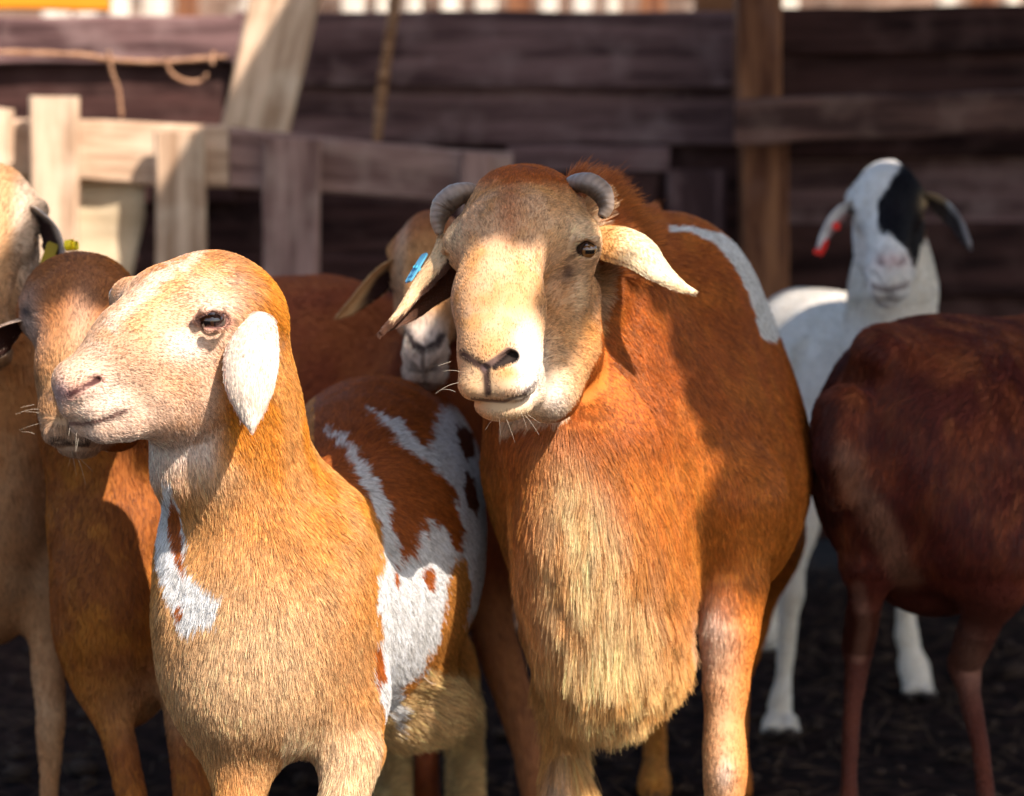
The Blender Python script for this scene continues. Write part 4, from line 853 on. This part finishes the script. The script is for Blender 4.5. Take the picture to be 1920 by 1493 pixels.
# ================================================================ brown ewe behind the pied one
def build_brown():
    head = [ell(150, 562, 3.43, 104, 90, .08, .03), ell(148, 600, 3.385, 88, 70, .05, .03), ell(74, 590, 3.40, 34, 36, .03, .02), ell(232, 570, 3.40, 36, 38, .03, .02)]
    head += chain([(150, 610, 3.36, 84), (142, 690, 3.31, 64), (135, 760, 3.28, 52)], .03)
    head += [ell(136, 782, 3.275, 58, 46, .036, .02), ell(112, 812, 3.26, 30, 24, .02, .012), ell(160, 812, 3.26, 32, 24, .02, .012), ell(142, 836, 3.275, 36, 20, .022, .008)]
    head += chain([(170, 800, 3.30, 38), (215, 790, 3.35, 46), (225, 700, 3.40, 66)], .03) + chain([(110, 700, 3.36, 40), (120, 780, 3.31, 36)], .03)
    head += chain([(95, 745, 3.252, 7), (100, 752, 3.25, 6)], .004, True) + chain([(128, 778, 3.235, 4), (130, 800, 3.23, 3)], .004, True) + chain([(96, 822, 3.25, 4), (130, 826, 3.235, 4), (168, 824, 3.24, 4)], .004, True)
    body = chain([(175, 640, 3.52, 100), (200, 800, 3.53, 110), (228, 930, 3.54, 125)], .05)
    body += [ell(232, 1085, 3.58, 135, 285, .17, .05), ell(300, 960, 3.95, 190, 265, .35, .08)]
    body += chain([(185, 1180, 3.50, 62), (195, 1290, 3.48, 40), (226, 1400, 3.46, 30), (246, 1490, 3.45, 29), (255, 1600, 3.45, 19), (258, 1700, 3.45, 21), (258, 1760, 3.42, 34)], .03)
    body += chain([(330, 1180, 3.50, 62), (350, 1330, 3.48, 42), (360, 1500, 3.45, 34), (362, 1600, 3.45, 26), (362, 1700, 3.45, 26), (362, 1760, 3.42, 34)], .03)
    def colf(p, N):
        x, y = proj(p); n1 = fbm(p, 30, 3, 1); c = np.tile((.34, .105, .022), (len(p), 1)); c = mixc(c, sm(n1, .4, .7) * .4, ORANGE)
        c = mixc(c, np.exp(-(((x - 300) / 90) ** 2 + ((y - 1320) / 60) ** 2)) * .6, (.7, .42, .22))
        hd = inpoly(x, y, [(20, 440), (280, 440), (290, 700), (215, 830), (180, 858), (70, 860), (40, 600)]) & (p[:, 1] < 3.42)
        h = np.tile((.36, .13, .035), (len(p), 1)); h = mixc(h, np.exp(-((x - (160 - (y - 480) * .07)) / 28) ** 2) * sm(y, 480, 620) * .65, (.42, .28, .2))
        h = mixc(h, np.exp(-(((x - 130) / 70) ** 2 + ((y - 740) / 110) ** 2)) * .75, (.66, .40, .18)); h = mixc(h, np.exp(-(((x - 55) / 22) ** 2 + ((y - 610) / 60) ** 2)) * .7, (.62, .46, .36))
        h = mixc(h, sm(y, 770, 810) * .45, (.62, .46, .34))
        h = mixc(h, np.exp(-(((x - 96) / 16) ** 2 + ((y - 750) / 16) ** 2)) * .9, DARKSKIN); h = mixc(h, sm(segdist(x, y, [(96, 822), (130, 827), (168, 824)]), 7, 3) * .85, DARKSKIN)
        h = mixc(h, sm(segdist(x, y, [(128, 775), (130, 805)]), 5, 2) * .7, DARKSKIN)
        h = mixc(h, np.exp(-(((x - 52) / 14) ** 2 + ((y - 588) / 12) ** 2)) * .9, DARKSKIN)
        return np.where(hd[:, None], h, c)
    def lenf(p):
        x, y = proj(p); return np.where((y < 860) & (p[:, 1] < 3.45), .0085, .011)
    fl = flow_of([(140, 760, 3.26, 0, -1, .2), (130, 830, 3.25, 0, 1, 0), (155, 650, 3.3, 0, -1, .3), (100, 600, 3.35, -1, -.35, .3), (210, 600, 3.35, 1, -.35, .3), (155, 520, 3.36, 0, -1, .3), (90, 520, 3.4, -1, -.3, .3), (220, 520, 3.4, 1, -.3, .3), (220, 880, 3.4, 0, 1, .1), (170, 1000, 3.45, -.1, 1, .1), (240, 1150, 3.4, 0, 1, .1), (250, 1300, 3.45, 0, 1, .3), (240, 1450, 3.4, 0, 1, 0)])
    ears = [([(62, 590, 3.42, 20), (40, 600, 3.40, 36), (5, 618, 3.38, 44), (-35, 650, 3.37, 34), (-70, 690, 3.36, 5)], (-.15, .62, .75), dict(cup=.5)),
            ([(245, 560, 3.42, 20), (280, 575, 3.42, 36), (320, 600, 3.42, 38), (360, 640, 3.42, 5)], (.3, .3, .9), dict(cup=.6))]
    def earcol(v, sd):
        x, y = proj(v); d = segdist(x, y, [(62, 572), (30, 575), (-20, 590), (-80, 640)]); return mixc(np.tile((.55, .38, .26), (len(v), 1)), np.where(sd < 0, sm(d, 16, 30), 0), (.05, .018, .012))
    r = animal('brown_ewe', 'brown ewe facing out from behind the profile of the pied ewe', 'sheep', head, body, ears, colf, earcol, fl, lenf, 220000, head_dens=520000, base=(-.45, 3.6, 0), hh=.0022, bh=.006, rad=.00028, lift=.3)
    child(r, eyeball('eye', r, P(58, 590, 3.385), .013, (-.75, -.6, 0))); child(r, eyeball('eye', r, P(250, 570, 3.38), .013, (.75, -.6, 0)))
    whiskers(r, 'whisker', [(82, 770, 3.26, -1, 0, -.2, 3), (80, 800, 3.26, -1, .2, -.2, 2), (150, 855, 3.26, .3, 1, 0, 5)], L=.025)
    return r

def simple_animal(name, label, cat, sk, body, ears, colbody, headmix, earcol, fl, dens, base, hd=(.0075, .010), rad=.0003, group=None, iris=(.3, .15, .04), tol=.0):
    hs = sk.prims() if sk else []
    def colf(p, N):
        c = colbody(p)
        if sk:
            m, q = sk.features(p); m = np.clip(m * 1.05, 0, 1); c = headmix(p, q, c, m)
        return c
    r = animal(name, label, cat, hs, body, ears, colf, earcol, fl, lambda p: np.full(len(p), hd[1]), dens, base=base, hh=.0025, bh=.007, rad=rad, lift=.3, head_dens=dens * 1.5)
    if sk: sk.eyes(r, iris)
    return r

# ================================================================ tan sheep at the frame's left edge
def build_left():
    sk = Skull(-22, 452, 3.62, 176, -36, -2, (.95, 1.0, 1.0))
    body = chain([(-25, 470, 3.75, 80), (-10, 620, 3.74, 95), (-5, 780, 3.74, 110)], .05)
    body += [ell(-15, 950, 3.78, 128, 265, .16, .05), ell(-60, 900, 4.1, 150, 250, .3, .08)]
    body += chain([(75, 1080, 3.74, 58), (88, 1220, 3.72, 33), (96, 1340, 3.70, 28), (92, 1480, 3.70, 18), (90, 1620, 3.70, 20), (88, 1670, 3.67, 30)], .03)
    body += chain([(-90, 1080, 3.74, 58), (-90, 1230, 3.72, 38), (-90, 1340, 3.70, 34), (-90, 1480, 3.70, 24), (-90, 1620, 3.70, 24), (-90, 1670, 3.67, 30)], .03)
    def cb(p):
        x, y = proj(p); n1 = fbm(p, 22, 3, 1); c = np.tile((.50, .22, .075), (len(p), 1)); c = mixc(c, sm(n1, .4, .7) * .5, (.62, .38, .2)); c = mixc(c, sm(y, 800, 1000) * .35, (.52, .34, .2))
        return c
    def hm(p, q, c, m):
        n1 = fbm(p, 25, 2, 3); hd = (q[:, 1] > -.10) & (q[:, 2] > -.11) & (p[:, 1] < 3.72); f = np.tile((.50, .28, .13), (len(p), 1))
        f = mixc(f, sm(np.abs(q[:, 0]), .03, .05) * .7, (.62, .50, .39)); f = mixc(f, m * .95, DARKSKIN); return np.where(hd[:, None], f, c)
    ears = [([(52, 402, 3.64, 14), (72, 402, 3.63, 26), (98, 428, 3.61, 38), (112, 462, 3.60, 34), (118, 500, 3.59, 26), (118, 530, 3.59, 5)], (.45, .70, .5), dict(cup=.4)),
            ([(-95, 402, 3.64, 14), (-115, 410, 3.63, 26), (-150, 450, 3.6, 26), (-165, 510, 3.59, 5)], (-.75, -.2, .62), dict(cup=1.0))]
    def earcol(v, sd):
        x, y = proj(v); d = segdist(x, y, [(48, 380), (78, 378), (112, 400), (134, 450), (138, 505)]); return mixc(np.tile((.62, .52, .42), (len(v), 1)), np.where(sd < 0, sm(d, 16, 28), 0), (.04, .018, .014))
    fl = flow_of([(-20, 600, 3.5, 0, -1, .3), (0, 400, 3.55, .2, -1, .3), (40, 500, 3.6, .6, .6, .3), (0, 800, 3.6, 0, 1, 0), (0, 1000, 3.6, 0, 1, 0), (60, 1100, 3.65, .2, 1, .2), (90, 1300, 3.68, 0, 1, 0)])
    r = simple_animal('tan_sheep', 'tan sheep cut off by the picture edge, yellow tag in its dark ear', 'sheep', sk, body, ears, cb, hm, earcol, fl, 170000, (-.65, 3.8, 0), rad=.00032)
    ym = mat('tag_yellow', .4, .4, color=(.92, .66, .01)); Y0 = 3.56
    def disc(c, n, rad, th, seg=18):
        n = np.array(n, float); n /= np.linalg.norm(n); return tube([c - n * th, c, c + n * th], [rad, rad, rad], seg, 1., (0, 0, 1) if abs(n[2]) < .9 else (0, 1, 0), 0, False)
    V, F, s = disc(P(131, 460, Y0), (1, -.25, .15), R(11, Y0), R(7, Y0)); V2, F2, s = disc(P(141, 461, Y0), (1, -.25, .15), R(9, Y0), R(4, Y0))
    Fj = F + [tuple(i + len(V) for i in f) for f in F2]
    tgo = child(r, link('ear_tag', mesh_np('ear_tag', np.concatenate([V, V2]), Fj), ym, r))
    c = P(92, 480, 3.60); ax = np.array([-.35, -.1, -.95]); ax /= np.linalg.norm(ax); wd = np.array([.85, -.45, -.3]); wd -= ax * (wd @ ax); wd /= np.linalg.norm(wd); nn = np.cross(ax, wd)
    V = []; F = []; hx, hy = R(26, 3.57), R(13, 3.57)
    for sz in (-1, 1):
        for a, b in ((-1, -.8), (-.8, -1), (.8, -1), (1, -.8), (1, .8), (.8, 1), (-.8, 1), (-1, .8)): V.append(c + ax * hx * a + wd * hy * b + nn * .001 * sz)
    F = [tuple(range(8))[::-1], tuple(range(8, 16))] + [(i, (i + 1) % 8, 8 + (i + 1) % 8, 8 + i) for i in range(8)]
    link('tag_flap', mesh_np('tag_flap', np.array(V), F, smooth=False), mat('tag_yellow_shaded', .6, .3, color=(.34, .24, .02)), tgo)  # flap yellow darkened for the shade inside the ear
    return r

# ================================================================ reddish sheep behind, head between ewe and ram
def build_back():
    sk = Skull(806, 520, 3.87, -178, -34, 1, (.80, .92, .92))
    body = chain([(830, 560, 4.0, 70), (840, 720, 4.0, 85), (850, 820, 4.0, 100)], .05)
    body += [ell(820, 830, 4.12, 130, 205, .14, .05), ell(600, 760, 4.2, 250, 246, .17, .08), ell(420, 740, 4.25, 170, 215, .16, .08)]
    body += chain([(890, 960, 4.0, 60), (925, 1190, 3.97, 42), (965, 1310, 3.95, 36), (992, 1420, 3.94, 28), (1003, 1520, 3.94, 22), (1010, 1590, 3.92, 28)], .03)
    body += chain([(770, 960, 4.05, 60), (790, 1190, 4.05, 38), (800, 1300, 4.03, 30), (800, 1420, 4.03, 22), (800, 1530, 4.0, 26)], .03)
    body += chain([(400, 850, 4.3, 100), (380, 1100, 4.3, 50), (370, 1300, 4.35, 24), (370, 1450, 4.3, 26)], .03) + chain([(520, 850, 4.35, 100), (500, 1100, 4.35, 50), (495, 1300, 4.35, 24), (495, 1440, 4.35, 26)], .03)
    def cb(p):
        x, y = proj(p); n1 = fbm(p, 16, 3, 1); c = np.tile((.27, .062, .020), (len(p), 1)); c = mixc(c, sm(n1, .4, .7) * .55, (.36, .10, .022)); c = mixc(c, sm(y, 1050, 1150) * (x > 860) * .5, (.42, .2, .08)); return c
    def hm(p, q, c, m):
        hd = (q[:, 1] > -.09) & (q[:, 2] > -.11) & (p[:, 1] < 3.97); f = np.tile((.56, .28, .10), (len(p), 1)); n1 = fbm(p, 30, 2, 3)
        f = mixc(f, sm(q[:, 1], .03, -.05) * sm(q[:, 2], 0, .03) * .9, (.38, .13, .04)); f = mixc(f, sm(q[:, 1], .09, .14) * .85, (.78, .64, .52)); f = mixc(f, np.exp(-((np.abs(q[:, 0]) - .05) / .012) ** 2) * .4, (.75, .58, .42))
        x, y = proj(p); f = mixc(f, m * .5, DARKSKIN); fr = (p[:, 1] < 3.87); f = mixc(f, fr * np.clip(sm(segdist(x, y, [(766, 634), (774, 646), (788, 655)]), 12, 5) + sm(segdist(x, y, [(829, 634), (820, 646), (804, 655)]), 12, 5) + sm(segdist(x, y, [(793, 655), (793, 690)]), 6, 2) * .7 + sm(segdist(x, y, [(768, 694), (793, 698), (822, 693)]), 5, 2) * .7, 0, 1) * .95, (.03, .014, .014)); return np.where(hd[:, None], f, c)
    ears = [([(752, 490, 3.90, 18), (735, 500, 3.88, 29), (708, 519, 3.87, 34), (680, 547, 3.86, 28), (652, 577, 3.85, 17), (630, 597, 3.85, 4)], (-.45, .70, .5), dict(cup=.4)),
            ([(862, 488, 3.90, 14), (880, 496, 3.88, 24), (905, 512, 3.87, 27), (935, 550, 3.86, 22), (960, 597, 3.85, 4)], (.62, -.15, .75), dict(cup=.9))]
    def earcol(v, sd):
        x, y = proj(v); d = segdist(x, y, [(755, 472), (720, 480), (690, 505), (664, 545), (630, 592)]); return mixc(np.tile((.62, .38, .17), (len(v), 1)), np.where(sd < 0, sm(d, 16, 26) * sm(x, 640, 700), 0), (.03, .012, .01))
    fl = flow_of([(806, 640, 3.7, 0, -1, .3), (806, 460, 3.8, 0, -1, .4), (840, 800, 3.9, 0, 1, 0), (600, 600, 4.1, -1, .2, .1), (600, 700, 4.05, -1, .6, .1), (940, 1250, 3.95, .2, 1, 0)])
    return simple_animal('reddish_sheep', 'reddish brown sheep with pale muzzle looking out between the pied ewe and the ram', 'sheep', sk, body, ears, cb, hm, earcol, fl, 130000, (-.3, 4.1, 0), rad=.00035)

# ================================================================ white sheep with a black face patch
def build_white():
    sk = Skull(1664, 404, 4.55, -174, -24, 0, (.86, .98, 1.0))
    mz = [ell(1672, 512, 4.435, 42, 34, .035, .02)]
    body = mz + chain([(1672, 430, 4.68, 62), (1675, 540, 4.68, 72), (1668, 650, 4.68, 92)], .04)
    body += [ell(1650, 760, 4.76, 110, 190, .12, .05), ell(1560, 745, 4.92, 150, 200, .24, .08), ell(1490, 735, 5.1, 110, 190, .2, .08)]
    body += chain([(1520, 850, 4.72, 75), (1497, 980, 4.66, 40), (1484, 1070, 4.62, 25), (1482, 1110, 4.61, 26), (1478, 1160, 4.60, 18), (1470, 1270, 4.58, 16), (1462, 1325, 4.56, 23)], .018)
    body += chain([(1690, 880, 4.85, 60), (1698, 1000, 4.86, 34), (1697, 1100, 4.87, 21), (1700, 1190, 4.87, 15), (1712, 1250, 4.86, 22), (1720, 1280, 4.84, 27)], .025)
    body += chain([(1440, 880, 5.2, 60), (1440, 1050, 5.2, 26), (1440, 1190, 5.2, 20), (1440, 1200, 5.18, 22)], .025)
    hoof1 = chain([(1452, 1352, 4.54, 21), (1446, 1368, 4.51, 20)], .012) + chain([(1476, 1352, 4.54, 19), (1480, 1368, 4.51, 17)], .008) + chain([(1712, 1290, 4.83, 15), (1706, 1300, 4.8, 14)], .01) + chain([(1730, 1290, 4.83, 15), (1740, 1302, 4.8, 14)], .008)
    body += hoof1
    def cb(p):
        x, y = proj(p); n1 = fbm(p, 18, 3, 1); c = np.tile((.88, .79, .67), (len(p), 1)); c = mixc(c, sm(n1, .5, .8) * .35, (.68, .54, .36)); c = mixc(c, (y > 1366) | ((y > 1296) & (x > 1600)), (.04, .03, .03)); return c
    def hm(p, q, c, m):
        x, y = proj(p); n1 = (fbm(p, 40, 2, 3) - .5) * 14
        hd = (q[:, 1] > -.13) & (q[:, 2] > -.09) & (p[:, 1] < 4.68); f = np.tile((.90, .83, .75), (len(p), 1))
        bl = inpoly(x + n1, y + n1, [(1692, 300), (1670, 345), (1646, 375), (1643, 420), (1650, 440), (1668, 440), (1700, 470), (1715, 512), (1735, 500), (1745, 430), (1740, 330), (1720, 300)])
        f = mixc(f, bl, (.007, .005, .007)); f = mixc(f, np.exp(-(((x - 1740) / 14) ** 2 + ((y - 385) / 18) ** 2)), (.6, .42, .22)); f = mixc(f, (segdist(x, y, [(1742, 400), (1738, 480), (1722, 530)]) < 8) * .8, (.22, .1, .05))
        f = mixc(f, m * .95 * (q[:, 1] < .1), DARKSKIN); f = mixc(f, np.exp(-(((x - 1672) / 34) ** 2 + ((y - 492) / 16) ** 2)) * .6 * (q[:, 1] > .1), (.60, .32, .28)); f = mixc(f, (np.exp(-(((x - 1652) / 9) ** 2 + ((y - 494 + (x - 1652) * -.5) / 6) ** 2)) + np.exp(-(((x - 1691) / 9) ** 2 + ((y - 494 - (x - 1691) * -.5) / 6) ** 2))) * .85, (.16, .05, .05)); f = mixc(f, (np.hypot((x - 1598) / 1.2, y - 400) < 7) * .9, (.02, .012, .012)); f = mixc(f, sm(segdist(x, y, [(1638, 538), (1665, 546), (1700, 536)]), 7, 3) * .75, (.14, .06, .05))
        return np.where(hd[:, None], f, c)
    ears = [([(1602, 383, 4.58, 10), (1588, 386, 4.56, 18), (1566, 402, 4.55, 22), (1548, 428, 4.54, 18), (1538, 455, 4.53, 13), (1534, 472, 4.53, 4)], (-.45, .70, .5), dict(cup=.4)),
            ([(1738, 372, 4.58, 12), (1752, 374, 4.57, 20), (1775, 390, 4.56, 22), (1798, 418, 4.55, 18), (1812, 448, 4.54, 12), (1818, 466, 4.54, 4)], (.45, .70, .5), dict(cup=.4))]
    def earcol(v, sd):
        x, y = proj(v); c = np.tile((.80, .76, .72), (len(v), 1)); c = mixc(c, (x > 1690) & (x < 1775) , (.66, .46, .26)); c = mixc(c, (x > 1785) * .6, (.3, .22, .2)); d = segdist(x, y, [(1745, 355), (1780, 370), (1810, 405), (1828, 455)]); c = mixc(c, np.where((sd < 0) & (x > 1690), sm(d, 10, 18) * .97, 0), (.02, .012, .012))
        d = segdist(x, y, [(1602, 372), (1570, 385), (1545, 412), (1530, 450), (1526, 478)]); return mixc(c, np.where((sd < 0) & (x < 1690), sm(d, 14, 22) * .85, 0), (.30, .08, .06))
    fl = flow_of([(1670, 480, 4.4, 0, -1, .3), (1670, 350, 4.5, 0, -1, .4), (1670, 600, 4.6, 0, 1, 0), (1550, 600, 4.8, -.5, .4, 1), (1500, 800, 4.8, 0, 1, .3), (1480, 1150, 4.6, 0, 1, 0)])
    r = simple_animal('white_sheep', 'small white sheep with a black patch over half its face, by the fence', 'sheep', sk, body, ears, cb, hm, earcol, fl, 110000, (.62, 4.9, 0), rad=.0004)
    rm = mat('tag_red', .4, .4, color=(.75, .02, .01))
    for (px, py, Y, a, b) in ((1568, 424, 4.515, 8, 8), (1532, 472, 4.50, 7, 6), (1545, 464, 4.505, 5, 18)):
        V = []; c = P(px, py, Y); ha, hb = R(a, Y), R(b, Y)
        ax = np.array([.35, -.1, .93]) if b > 10 else np.array([1, -.1, 0.]); ax /= np.linalg.norm(ax); wd = np.cross(ax, (0, 1, 0)); wd /= np.linalg.norm(wd); nn = np.cross(ax, wd)
        n = 16
        for sz in (-1, 1):
            for i in range(n):
                t = 2 * math.pi * i / n; V.append(c + ax * (hb if b > 10 else ha) * math.cos(t) + wd * (ha if b > 10 else hb) * math.sin(t) * (1) + nn * .0025 * sz)
        F = [tuple(range(n))[::-1], tuple(range(n, 2 * n))] + [(i, (i + 1) % n, n + (i + 1) % n, n + i) for i in range(n)]
        child(r, link('ear_tag', mesh_np('ear_tag', np.array(V), F, smooth=False), rm, r))
    return r

# ================================================================ dark sheep seen from its hindquarters
def build_dark():
    body = [ell(1765, 850, 3.86, 232, 262, .22, .06), ell(1700, 860, 3.78, 168, 235, .15, .06), ell(1990, 850, 3.95, 250, 268, .22, .08), ell(2200, 850, 4.0, 220, 250, .2, .08)]
    body += chain([(1640, 900, 3.72, 110), (1635, 1040, 3.72, 62), (1622, 1130, 3.74, 33), (1608, 1212, 3.82, 31), (1606, 1262, 3.81, 22), (1597, 1340, 3.78, 16), (1592, 1450, 3.75, 15), (1590, 1560, 3.72, 22), (1588, 1610, 3.70, 28)], .02)
    body += chain([(1840, 980, 3.72, 120), (1860, 1100, 3.70, 54), (1838, 1175, 3.73, 38), (1808, 1245, 3.80, 33), (1818, 1305, 3.77, 22), (1838, 1400, 3.72, 17), (1848, 1480, 3.68, 17), (1855, 1600, 3.66, 24), (1855, 1640, 3.65, 30)], .02)
    body += [ell(1745, 1090, 3.85, 95, 60, .08, .05), ell(1655, 655, 3.72, 45, 38, .05, .05), ell(1560, 800, 3.68, 34, 60, .05, .04), ell(1850, 1000, 3.70, 120, 130, .09, .05)] + chain([(1690, 930, 3.60, 12), (1705, 1030, 3.62, 14)], .05, True)
    body += chain([(2300, 1000, 4.0, 70), (2300, 1300, 4.0, 30), (2300, 1560, 4.0, 30)], .03)
    body += chain([(1590, 760, 3.66, 34), (1572, 850, 3.64, 30), (1568, 930, 3.65, 18)], .03)
    def colf(p, N):
        x, y = proj(p); n1 = fbm(p, 20, 3, 1); n2 = fbm(p, 55, 2, 4); c = np.tile((.11, .020, .012), (len(p), 1)); c = mixc(c, sm(n1, .42, .7) * .6, (.25, .058, .018)); c = mixc(c, sm(fbm(p * np.array([1.6, 1, .8]), 34, 4, 4), .45, .78) * .5 * sm(y, 1080, 1000), (.36, .11, .035))  # soft glints on the coat are painted in as lighter streaks
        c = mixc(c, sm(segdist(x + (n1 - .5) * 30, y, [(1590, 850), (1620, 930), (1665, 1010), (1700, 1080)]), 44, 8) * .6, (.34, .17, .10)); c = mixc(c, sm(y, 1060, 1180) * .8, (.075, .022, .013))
        c = mixc(c, np.exp(-(((x - 1820) / 30) ** 2 + ((y - 1240) / 60) ** 2)) * .4, (.34, .18, .12)); c = mixc(c, sm(segdist(x, y, [(1608, 1100), (1622, 1170), (1610, 1230)]), 20, 6) * .5, (.30, .15, .10)); c = mixc(c, sm(segdist(x, y, [(1560, 760), (1552, 860), (1565, 960)]), 26, 8) * .7, (.045, .010, .008)); return c  # paler patches on the hind legs stand in for highlights
    fl = flow_of([(1650, 650, 3.7, -.6, .8, 0), (1800, 700, 3.65, -.7, .7, 0), (1700, 850, 3.6, -.3, 1, 0), (1880, 900, 3.65, -.3, 1, 0), (1600, 1000, 3.65, 0, 1, 0), (1830, 1200, 3.7, 0, 1, 0)])
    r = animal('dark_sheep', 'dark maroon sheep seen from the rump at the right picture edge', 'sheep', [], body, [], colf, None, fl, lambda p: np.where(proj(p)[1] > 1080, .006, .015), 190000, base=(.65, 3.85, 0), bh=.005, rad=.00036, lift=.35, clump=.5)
    return r

build_setting()
for f in (build_ram, build_ewe, build_brown, build_left, build_back, build_white, build_dark):
    f()
print('hairs', NH)
